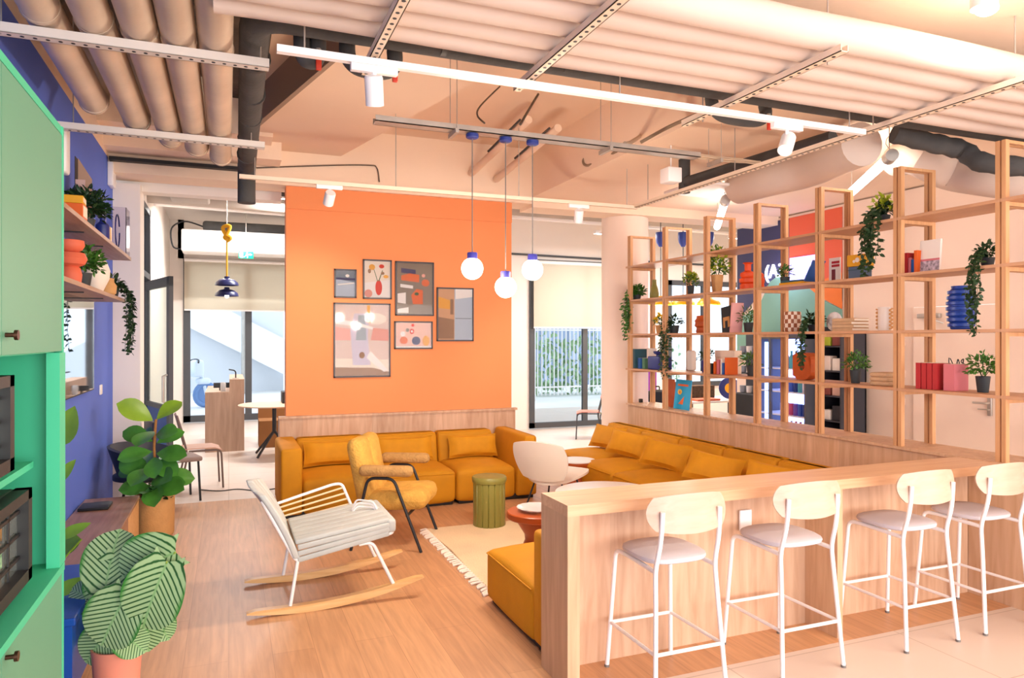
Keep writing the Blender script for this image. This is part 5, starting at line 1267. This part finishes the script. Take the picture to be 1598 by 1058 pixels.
for i, (px, m, lab, ln) in enumerate(((1262, 'book_b', 'leaning blue book with a bright cover in front of the mural', .55),)):
    t = thing('book', lab, 'book', on(px, 3), 0); s_ = sz(px, 1); M = T(0, 0, 0, ln, 0, 0)
    MB().box(-.07, .07, -.006, .006, 0, .235, M=M).build('cover', M_[m], t); MB().box(-.066, .066, -.004, .0065, .003, .236, M=M).build('pages', M_['page'], t)
t = thing('book', 'flat yellow book lying on the shelf before the mural', 'book', on(1244, 3), 0); MB().rbox(-.10, .10, -.16, .12, 0, .026, .002).build('cover', M_['book_y'], t); MB().box(-.098, .098, -.158, .1205, .004, .022).build('pages', M_['page'], t)
t = thing('book', 'teal book lying on the yellow one', 'book', on(1242, 3)+Vector((0, 0, .027)), .2); MB().rbox(-.09, .09, -.13, .09, 0, .018, .002).build('cover', M_['book_t'], t); MB().box(-.088, .088, -.128, .0905, .003, .015).build('pages', M_['page'], t)
t = thing('framed_print', 'white print with red stripes standing against the coral mural', 'print', on(1303, 3, 4.9), .0)
MB().box(-.006, .006, -.06, .06, 0, .22).build('panel', M_['book_w'], t)
for z in (.14, .17): MB().box(-.008, -.006, -.055, .03, z, z+.02).build('stripe', M_['book_r'], t)
MB().box(-.008, -.006, -.01, .03, .01, .12).build('stripe', mat('maroon', '#7d2f35', .6), t)
t = thing('gift_box', 'slate blue box under the ochre box', 'box', on(1341, 3), 0); MB().rbox(-.055, .055, -.075, .06, 0, .105, .004).build('box', mat('slate_box', '#566b86', .6), t); MB().box(-.057, .057, -.077, .062, .075, .08).build('lid_line', M_['book_t'], t)
t = thing('gift_box', 'ochre box with a white motif on top of the slate blue one', 'box', on(1342, 3)+Vector((0, 0, .106)), .1); MB().rbox(-.06, .06, -.085, .075, 0, .095, .004).build('box', M_['book_y'], t); MB().ball((-.061, -.02, .05), .02, 10, 8, sc=(.15, 1, 1)).ball((-.061, .01, .04), .013, 10, 8, sc=(.15, 1, 1)).build('motif', M_['book_w'], t, True)
bks = [(1416, .028, .16, 'book_r', 'red book at the end of the row leaning by the tall post'), (1421, .02, .12, 'book_p', 'thin pink book next to the red one in the upper row'), (1426, .022, .105, 'book_b', 'blue book low in the upper row'), (1431, .026, .17, 'book_o', 'orange book before the white cover in the upper row')]
for px, wd, h, m, lab in bks: book(lab, on(px, 3, 4.72), wd, h, .15, M_[m], group='books in the upper row')
t = thing('book', 'wide white book with a pink and patterned lower band', 'book', on(1447, 3, 4.76)+Vector((0, -.10, 0)), 0, 'books in the upper row')
MB().rbox(-.01, .01, 0, .165, 0, .24, .002, M=T(0, 0, 0, 0, .08, 0)).build('cover', M_['book_w'], t); MB().box(-.0115, -.0095, .0, .165, 0, .085, M=T(0, 0, 0, 0, .08, 0)).build('picture_band', mat('grey_pattern', '#a99aa6', .6, var=.8, vs=40), t); MB().box(-.0118, -.0095, .0, .165, .085, .1, M=T(0, 0, 0, 0, .08, 0)).build('pink_band', M_['book_p'], t)
trailing('trailing_plant', 'dark trailing plant beside the tallest post at the bar end', on(1541, 3, 4.74), 12, M_['leafd'], .47, .05, .038, .045, .06, out=(-1, 0), n=110, lip=.11, per=.022)
trailing('trailing_plant', 'trailing plant on the first post beside the round column', on(994, 3, 4.76), 16, M_['leafg'], .52, .07, .055, .055, .07, out=(-1, 0), n=170, lip=.12, per=.026)
# level 1.77
pot_plant('flowering_plant', 'yellow flowers in a pale pot beside the first post', on(1030, 2), .055, .10, .08, M_['leafg'], M_['tan'], 90, .035, flowers=mat('yellow_petals', '#f5cf10', .6)); 
trailing('trailing_plant', 'dark trailing plant in a grey pot hanging beside the second post', on(1052, 2, 4.76), 14, M_['leafd'], .55, .09, .05, .06, .09, out=(-1, 0), n=60, lip=.12, per=.03)
lathe_item('faceted_vase', 'burnt orange faceted vase seen against the window', 'vase', 1095, 2, [(8, 0), (9, 2), (8, 8), (11, 11), (10, 16), (11, 19), (8, 23), (8, 26), (7, 27)], M_['worange'], 7)
t = thing('book', 'black slanted book with a tan emblem', 'book', on(1140, 2), 0); MB().rbox(-.012, .012, -.10, .12, 0, .28, .002, M=T(0, 0, 0, -.14, .05, 0)).build('cover', M_['book_k'], t); MB().box(-.014, -.012, -.01, .09, .06, .17, M=T(0, 0, 0, -.14, .05, 0)).build('emblem', mat('tan_print', '#cf9450', .6), t)
MB().box(-.0145, -.0125, .02, .06, .06, .13, M=T(0, 0, 0, -.14, .05, 0)).build('emblem_gap', M_['book_k'], t)
t = thing('book', 'pink book leaning on the black slanted one', 'book', on(1155, 2), 0); MB().rbox(-.1, .04, -.01, .012, .05, .30, .002, M=T(0, .03, 0, .1, 0, 0)).rbox(-.1, .04, -.01, .012, .0, .06, .002, M=T(0, .03, 0, .1, 0, 0)).build('cover', mat('rose_cover', '#e8a9a6', .6), t)
pot_plant('grassy_plant', 'grassy plant in black pot behind the black book', on(1168, 2, 4.86), .05, .10, .10, M_['leafg'], M_['dpot'], 160, .05, wd=.25)
def checker():
    m = bpy.data.materials.new('checkered_glaze'); m.use_nodes = True; nt = m.node_tree; tc = nt.nodes.new('ShaderNodeTexCoord'); c = nt.nodes.new('ShaderNodeTexChecker'); c.inputs['Scale'].default_value = 26
    c.inputs[1].default_value = lin('#f1e5d4'); c.inputs[2].default_value = lin('#9b5a36'); nt.links.new(tc.outputs['Object'], c.inputs[0]); nt.links.new(c.outputs[0], nt.nodes['Principled BSDF'].inputs[0]); return m
t = thing('checkered_vase', 'square checkered cream and brown vase', 'vase', on(1237, 2)); MB().rbox(-.055, .055, -.055, .055, 0, .185, .012).build('body', checker(), t, True)
trailing('trailing_plant', 'dense dark plant trailing over the orange ring ornament', on(1270, 2, 4.76), 8, M_['leafd'], .40, .03, .04, .055, .06, out=(-1, 0), n=140, lip=.12, per=.02)
t = thing('paper_ornament', 'white paper ornament beside the stack of kraft books', 'ornament', on(1302, 2, 4.88)); MB().ball((0, 0, .085), .085, 12, 8, sc=(.4, 1, 1)).build('paper', mat('white_lace_paper', '#f2ece8', .9, bump=1, bs=30), t, True)
for k in range(4):
    t = thing('kraft_notebook', ['lowest kraft notebook of the stack', 'second kraft notebook of the stack', 'third kraft notebook of the stack', 'topmost kraft notebook of the stack'][k]+' left of the spiky vase', 'notebook', on(1326, 2)+Vector((0, 0, .0265*k)), [0, .06, -.05, .1][k], 'kraft notebooks')
    t['label'] = ['lowest kraft notebook of the stack beside the ruffled vase', 'second kraft notebook up in the stack beside the ruffled vase', 'third kraft notebook up in the stack beside the ruffled vase', 'topmost kraft notebook of the stack beside the ruffled vase'][k]
    MB().rbox(-.09, .09, -.11, .10, 0, .0255, .002).build('cover', M_['kraft'], t); MB().box(-.088, .088, -.112, .098, .005, .02).build('pages', M_['page'], t)
t = thing('ruffled_vase', 'white cylinder vase with ruffled loops down both sides', 'vase', on(1380, 2)); MB().cyl((0, 0, 0), (0, 0, .185), .046, seg=28).build('body', M_['cream'], t, True)
for s_ in (-1, 1):
    MB().tube(spline([(0, s_*(.046+(.03 if k % 2 else .0)), .012+k*.0145) for k in range(12)], 4), .006, 6).build('ruffle', mat('amber_loop', '#e0a86c', .4), t, True)
lathe_item('ribbed_vase', 'large cobalt blue ribbed vase near the bar end', 'vase', 1500, 2, [(13, 0), (15, 2)]+[(p_[0], p_[1]) for k in range(7) for p_ in ((14+4*math.sin(PI*(k+.6)/7.4), 4+8.5*k), (18+3*math.sin(PI*(k+.6)/7.4), 5+8.5*k), (18+3*math.sin(PI*(k+.6)/7.4), 9.5+8.5*k), (14+4*math.sin(PI*(k+.6)/7.4), 10.5+8.5*k))]+[(13, 64), (14, 68), (11, 68)], M_['cobalt'], 20)
# level 1.34
bk1 = [(991, 'book_t', .24, 'tall dark green book at the first post'), (999, 'book_b', .13, 'blue book low beside the first post'), (1006, 'book_g', .13, 'sage green book in the lowest book row by the column')]
for px, m, h, lab in bk1: book(lab, on(px, 1, 4.70), .055, h, .17, M_[m], group='books beside the first post')
book('pale leaning book over the blue and sage ones', on(1012, 1, 4.78), .04, .25, .12, M_['book_w'], group='books beside the first post')
t = thing('blue_ceramic_jar', 'deep blue square jar with smaller neck between first posts', 'jar', on(1029, 1, 4.76)); MB().rbox(-.09, .09, -.13, .12, 0, .16, .015).build('body', M_['cobd'], t, True); MB().lathe([(.05, .155), (.05, .18), (.075, .19), (.085, .215), (.07, .22)], (0, -.02, 0), 20).build('neck', M_['cobd'], t, True)
t = thing('white_block_vase', 'tall off white rounded block vase', 'vase', on(1079, 1, 4.92)); MB().rbox(-.04, .04, -.055, .055, 0, .235, .03).build('body', mat('stone_white', '#e6dad0', .8), t, True)
pot_plant('grassy_plant', 'small dark plant in navy pot beside the third post', on(1101, 1, 4.84), .05, .13, .09, M_['leafd'], M_['cobd'], 110, .04, wd=.3)
bk2 = [(1111, 'book_k', .11, .03), (1116, 'book_o', .13, .03), (1121, 'book_p', .15, .03), (1126, 'book_w', .16, .018), (1129, 'book_b', .12, .026), (1134, 'book_o', .175, .03)]
for (px, m, h, w_), lab in zip(bk2, ('short dark book first in the row beside the third post', 'short orange book after the dark one', 'pink book in the row beside the third post', 'thin white book in the row beside the third post', 'blue book second last in the row by the third post', 'tall red orange book last in the row by the third post')):
    book(lab, on(px, 1, 4.70), w_, h, .14, M_[m], group='books beside the third post')
t = thing('storage_box', 'pale cream box standing behind the row of books', 'box', on(1131, 1, 4.92)+Vector((0, -.06, 0))); MB().rbox(-.05, .04, -.16, .16, 0, .24, .004).build('box', mat('cream_box', '#efd9c4', .8), t); MB().rbox(-.053, .043, -.163, .163, .17, .243, .004).build('lid', mat('cream_box', '#efd9c4', .8), t)
pot_plant('grassy_plant', 'spiky green plant in dark pot before the black shelf rack', on(1172, 1), .045, .10, .10, M_['leafg'], M_['dpot'], 150, .05, wd=.25)
t = thing('ring_ornament', 'burnt orange ring shaped ornament with notched edge', 'ornament', on(1257, 1))
s_ = sz(1257, 1)
pts = []; ip = []
for k in range(28):
    a = 2*PI*k/28; r = 22*(1+(.10 if k % 2 and math.cos(a) < .3 else 0)); pts.append((-min(19, max(-19, r*math.cos(a)))*s_, (22+min(20, max(-22, r*math.sin(a)*1.05)))*s_)); ip.append((-(6*math.cos(a))*s_, (22+7.5*math.sin(a))*s_))
mb = MB(); n = 28
for x in (-.045, .045): mb.add([(x, *p_) for p_ in pts]+[(x, *p_) for p_ in ip], [(k, (k+1) % n, n+(k+1) % n, n+k) for k in range(n)])
for P_ in (pts, ip): mb.add([(-.045, *p_) for p_ in P_]+[(.045, *p_) for p_ in P_], [(k, (k+1) % n, n+(k+1) % n, n+k) for k in range(n)])
mb.build('ring', M_['worange'], t)
pot_plant('flowering_plant', 'green plant with small buds in dark tapered pot', on(1335, 1), .045, .11, .10, M_['leafg'], M_['dpot'], 220, .034)
for k in range(3):
    t = thing('folded_cloth', ['lowest folded kraft cloth of the small pile', 'middle folded kraft cloth of the small pile', 'top folded kraft cloth of the small pile'][k], 'cloth', on(1384, 1)+Vector((0, 0, .034*k)), .04*k, 'folded kraft cloths'); MB().rbox(-.09, .09, -.09+.012*k, .09, 0, .033, .014, (0, 0, .003)).build('cloth', M_['kraft'], t, True)
for k in range(4):
    book(['red book first in the row of four', 'second red book in the row of four', 'third red book in the row of four', 'red book next to the pink one'][k], on(1436+8.8*k, 1, 4.70), .038, .19, .14, M_['book_r'], group='row of red books')
t = thing('book', 'flat faced pink book at the end of the red row', 'book', on(1473, 1, 4.70)+Vector((0, -.03, 0))); MB().rbox(0, .14, -.05, .035, 0, .187, .002).build('cover', M_['book_p'], t); MB().box(.004, .1405, -.046, .031, .003, .188).build('pages', M_['page'], t)
wl = thing('wire_ornament', 'thin black wire squiggle sculpture on the shelf beside the pink book', 'ornament', on(1496, 1, 4.84)); s_ = sz(1496, 1, 4.84)
MB().tube(spline([(0, (1480-1496)*-s_, 50*s_), (0, 16*s_, 38*s_), (0, 13*s_, 33*s_), (0, 10*s_, 40*s_), (0, 14*s_, 49*s_), (0, 5*s_, 34*s_), (0, 1*s_, 48*s_), (0, -4*s_, 33*s_), (0, -8*s_, 48*s_), (0, -4*s_, 44*s_), (0, -14*s_, 38*s_), (0, -8*s_, 33*s_), (0, -1*s_, 30*s_), (0, 0, 4*s_)], 6), .0035, 6).build('wire', M_['black'], wl, True)
MB().cyl((0, 0, 0), (0, 0, .012), .03, seg=16).build('base', M_['black'], wl, True)
pot_plant('flowering_plant', 'bushy green plant in black pot beside the tallest post', on(1534, 1, 4.78), .045, .11, .11, M_['leafg'], M_['dpot'], 240, .036)
# sill
def leanbook(label, px, w, h, m, X=4.74, tilt=-.12, rz=-.02):
    t = thing('picture_book', label, 'book', on(px, 0, X), rz); MM = T(0, 0, 0, 0, tilt*-1, 0)
    MB().rbox(-.006, .006, -w/2, w/2, 0, h, .002, M=MM).build('cover', m, t); MB().box(-.0045, .0065, -w/2+.003, w/2-.003, .003, h+.0005, M=MM).build('pages', M_['page'], t); return t, MM
t, MM = leanbook('turquoise picture book with an orange figure leaning on the sill', 1063, .30, .335, mat('turquoise_cover', '#12a5d8', .5))
oc = mat('cover_orange', '#e8703a', .6); yc = mat('cover_yellow', '#f2c84a', .6)
MB().rbox(-.009, -.006, -.10, .10, .262, .285, .001, M=MM).build('title_bar', oc, t)
MB().lathe([(1, 0), (.001, 0)], seg=20, close=False, M=MM @ Matrix.Translation((-.0075, .05, .195)) @ Matrix.Diagonal((1, .042, .032, 1)) @ Euler((0, PI/2, 0)).to_matrix().to_4x4()).build('cover_sun', yc, t)
MB().add([(-.0078, .06, .06), (-.0078, -.03, .055), (-.0078, -.045, .15), (-.0078, -.01, .12)], [(0, 1, 2, 3)], MM).build('cover_figure', oc, t)
MB().add([(-.0078, .065, .18), (-.0078, .035, .178), (-.0078, .035, .205), (-.0078, .06, .207)], [(0, 1, 2, 3)], MM).build('cover_face', oc, t)
leanbook('rust coloured book standing behind the turquoise picture book', 1050, .20, .33, M_['worange'], 4.80, .10, -.1)
t = thing('small_black_cube', 'tiny black cube on the sill beside the column', 'ornament', on(1000, 0)); MB().rbox(-.02, .02, -.02, .02, 0, .045, .004).build('cube', M_['blackp'], t)

# ================================================================== CAFE AREA BEHIND THE SHELVING
fr_ = thing('drinks_fridge', 'dark drinks cooler with a lit glass door under the mural', 'refrigerator', (6.62, 6.84, 0))
MB().box(0, .55, 0, .03, 0, 1.78).box(0, .55, .93, .96, 0, 1.78).box(0, .55, 0, .96, 1.70, 1.78).box(0, .55, 0, .96, 0, .1).box(.52, .55, 0, .96, 0, 1.78).build('cabinet', mat('cooler_grey', '#54555f', .4), fr_)
for z in (.42, .72, 1.02, 1.32): MB().box(.03, .5, .03, .93, z-.012, z).build('shelf', M_['whitem'], fr_)
MB().box(.505, .515, .03, .93, .1, 1.70).build('lit_panel', mat('cooler_backlight', '#9fb4ff', .5, emit=2.2, ecol='#9fb4ff'), fr_)
MB().box(.0, .03, .62, .66, .1, 1.70).build('door_bar', mat('cooler_grey', '#54555f', .4), fr_)
MB().box(.05, .09, .75, .79, .14, 1.66).build('light_strip', mat('blue_tube', '#a8c6ff', .5, emit=3.5, ecol='#7fa8ff'), fr_)
cols = ['#c84a7a', '#e9e6f2', '#3f62c8', '#e06a55', '#58b7c9', '#7a55b8', '#e8e2ea', '#2b3f8c']
def bottle(): pass
for r_, z in enumerate((.105, .42, .72, 1.02, 1.32)):
    for k in range(7):
        y = 6.84+.07+.078*k; c_ = cols[(k*3+r_*2) % 8]
        m = mat('drink_'+c_[1:], c_, .35)
        o = MB().lathe([(.028, 0), (.03, .01), (.03, .14), (.012, .18), (.012, .21), (.014, .21), (.014, .225)] if r_ in (0, 1, 4) else [(.032, 0), (.034, .008), (.034, .14), (.028, .15)], seg=10).build('drink_bottle' if r_ in (0, 1, 4) else 'drink_can', m, None, True, loc=(6.75, y, z+.0))
        nm = {'c84a7a': 'magenta', 'e9e6f2': 'white', '3f62c8': 'blue', 'e06a55': 'coral', '58b7c9': 'turquoise', '7a55b8': 'purple', 'e8e2ea': 'pale', '2b3f8c': 'navy'}[c_[1:]]
        rw = ['lowest', 'second lowest', 'middle', 'second highest', 'top'][r_]
        tag(o, f'{nm} drink on the {rw} cooler shelf', 'bottle' if r_ in (0, 1, 4) else 'can', f'{nm} drinks on the {rw} cooler shelf')
# dark rack beside it
rk = thing('shelf_rack', 'tall anthracite rack of packed goods beside the mural edge', 'rack', (6.75, 6.42, 0))
MB().box(0, .4, 0, .02, 0, 1.85).box(0, .4, .36, .38, 0, 1.85).box(.38, .4, 0, .38, 0, 1.85).build('frame', mat('anthracite_rack', '#3b3c45', .5), rk)
for k in range(6): MB().box(0, .4, .02, .36, .1+.3*k, .115+.3*k).build('shelf', mat('anthracite_rack', '#3b3c45', .5), rk)
gm = ['#e8d9d0', '#b7c43a', '#2b2c33', '#d8b0a0', '#f0eae4', '#8a4a42']
for k in range(6):
    for j in range(2):
        o = MB().rbox(0, .12, 0, .13, 0, .12+.03*((k+j) % 3), .01).build('grocery_packet', mat('packet_%d' % ((k+j*2) % 6), gm[(k+j*2) % 6], .6), None, True, loc=(6.78, 6.46+.16*j, .116+.3*k if k else .116))
        tag(o, f'packet on the {["lowest", "second lowest", "third lowest", "third highest", "second highest", "top"][k]} shelf of the anthracite rack, {"nearer the door" if j == 0 else "nearer the cooler"}', 'packet', 'packets on the anthracite rack')
rk = thing('coffee_cabinet', 'black coffee station cabinet standing past the navy mural edge', 'cabinet', (6.72, 7.86, 0))
MB().box(0, .46, 0, .44, 0, .92).build('base_cabinet', mat('black_cabinet', '#1c1b20', .5), rk)
MB().box(.2, .46, 0, .44, .92, 1.76).build('upper_cabinet', mat('anthracite_rack', '#3b3c45', .5), rk)
for k in range(3): MB().box(-.0, .46, .0, .44, .92+.28*k, .94+.28*k).build('shelf', M_['dark'], rk)
k = 0
for z in (.941, 1.221, 1.501):
    for y in (7.94, 8.08, 8.22):
        k += 1
        o = MB().lathe([(.03, 0), (.042, .01), (.045, .1), (.038, .1)], seg=14).build('cup', M_['whitem'] if k % 3 else mat('grey_cup', '#9aa0ac', .4), None, True, loc=(6.80, y, z))
        tag(o, f'cup on the {["lowest", "middle", "top"][(k-1)//3]} coffee station shelf', 'cup', f'cups on the {["lowest", "middle", "top"][(k-1)//3]} coffee station shelf')
        o['label'] = f'cup standing on the {["lowest", "middle", "top"][(k-1)//3]} coffee station shelf'
        if k % 3 == 0: o['label'] = f'grey cup standing on the {["lowest", "middle", "top"][(k-1)//3]} coffee station shelf'
# lit sign on the mural
sg = thing('lit_sign', 'glowing white and violet sign mounted on the mural', 'sign', atX(1255, 425, 7.15))
glow = mat('sign_violet', '#b9b0ff', .4, emit=1.3, ecol='#a9a0ff'); glw = mat('sign_white', '#ffffff', .4, emit=3.2, ecol='#e6ecff')
a, b = atX(1232, 405, 7.15), atX(1275, 432, 7.15); cy, cz = sg.location.y, sg.location.z
MB().rbox(0, .04, b.y-cy, a.y-cy, b.z-cz-.02, a.z-cz+.02, .006).build('light_box', glow, sg)
tx = text_mb('YW', .22, .004); o = tx.build('lettering', glw, sg); o.location = (-.006, (a.y+b.y)/2-cy-.05, .06); o.rotation_euler = (0, 0, -PI/2)
tx = text_mb('(A3', .27, .012); c_ = atX(1207, 424, 7.15); o = tx.build('lettering', glw, sg); o.location = (0.02, c_.y-cy, c_.z-cz); o.rotation_euler = (0, 0, -PI/2)
l = bpy.data.lights.new('sign_glow', 'POINT'); l.energy = 6; l.color = (.6, .65, 1); l.shadow_soft_size = .15; o = bpy.data.objects.new('sign_glow', l); COL.objects.link(o); o.parent = sg; o.location = (-.25, .25, 0)
# cafe table with goods by the window
ct = thing('cafe_table', 'white cafe table behind the shelving with goods on it', 'table', (7.25, 9.4, 0))
MB().rbox(-.8, .6, -.4, .4, .72, .75, .008).build('tabletop', M_['whitem'], ct)
for x in (-.7, .5):
    for y in (-.32, .32): MB().cyl((x, y, 0), (x, y, .72), .02, seg=8).build('leg', M_['dark'], ct)
t = thing('dark_planter', 'dark brown woven planter box on the cafe table', 'planter', (7.0, 9.6, .751)); MB().rbox(-.35, .3, -.1, .1, 0, .2, .01).build('box', mat('woven_brown', '#4a382a', .9, var=.5, vs=30), t)
t = thing('decor_plate', 'navy patterned round plate standing on the cafe table', 'plate', (7.35, 9.2, .751)); MB().lathe([(.17, 0), (.17, .015), (.001, .018)], seg=28, M=T(0, 0, .17, PI/2-.15, 0, -.4)).build('plate', M_['cobd'], t, True); MB().lathe([(.08, .017), (.001, .021)], seg=20, close=False, M=T(0, 0, .17, PI/2-.15, 0, -.4)).build('plate_centre', M_['book_y'], t, True)
t = thing('serving_tray', 'coral tray lying on the cafe table', 'tray', (6.85, 9.15, .751)); MB().rbox(-.22, .2, -.12, .12, 0, .03, .01).build('tray', M_['coral'], t)
t = thing('black_backpack', 'black backpack standing on a chair behind the first posts', 'bag', (5.88, 9.0, .47)); MB().rbox(-.17, .17, -.12, .12, 0, .48, .09).build('bag_body', mat('black_nylon', '#23242a', .8, bump=.5, bs=14), t, True); MB().rbox(-.13, .13, -.17, -.1, .04, .24, .04).build('pocket', mat('black_nylon', '#23242a', .8), t, True); MB().tube(fillet([(-.04, 0, .47), (-.04, 0, .53), (.04, 0, .53), (.04, 0, .47)], .02), .01, 6).build('handle', mat('black_nylon', '#23242a', .8), t, True)
wire_chair('cafe_chair', 'chair carrying the black backpack behind the first posts', (5.88, 9.0, 0), -PI/2, mat('sand_seat', '#d8a97c', .5), M_['dark'])
t = thing('purple_poster', 'purple panel standing behind the round column edge', 'poster', (7.5, 11.9, .45)); MB().box(-.25, .25, -.02, .02, .25, .8).build('panel', mat('purple_print', '#7c2f8e', .6), t); MB().tube([(-.15, .0, .25), (-.15, 0, -.45)], .02, 6).build('leg', M_['dark'], t); MB().tube([(.15, .0, .25), (.15, 0, -.45)], .02, 6).build('leg', M_['dark'], t)
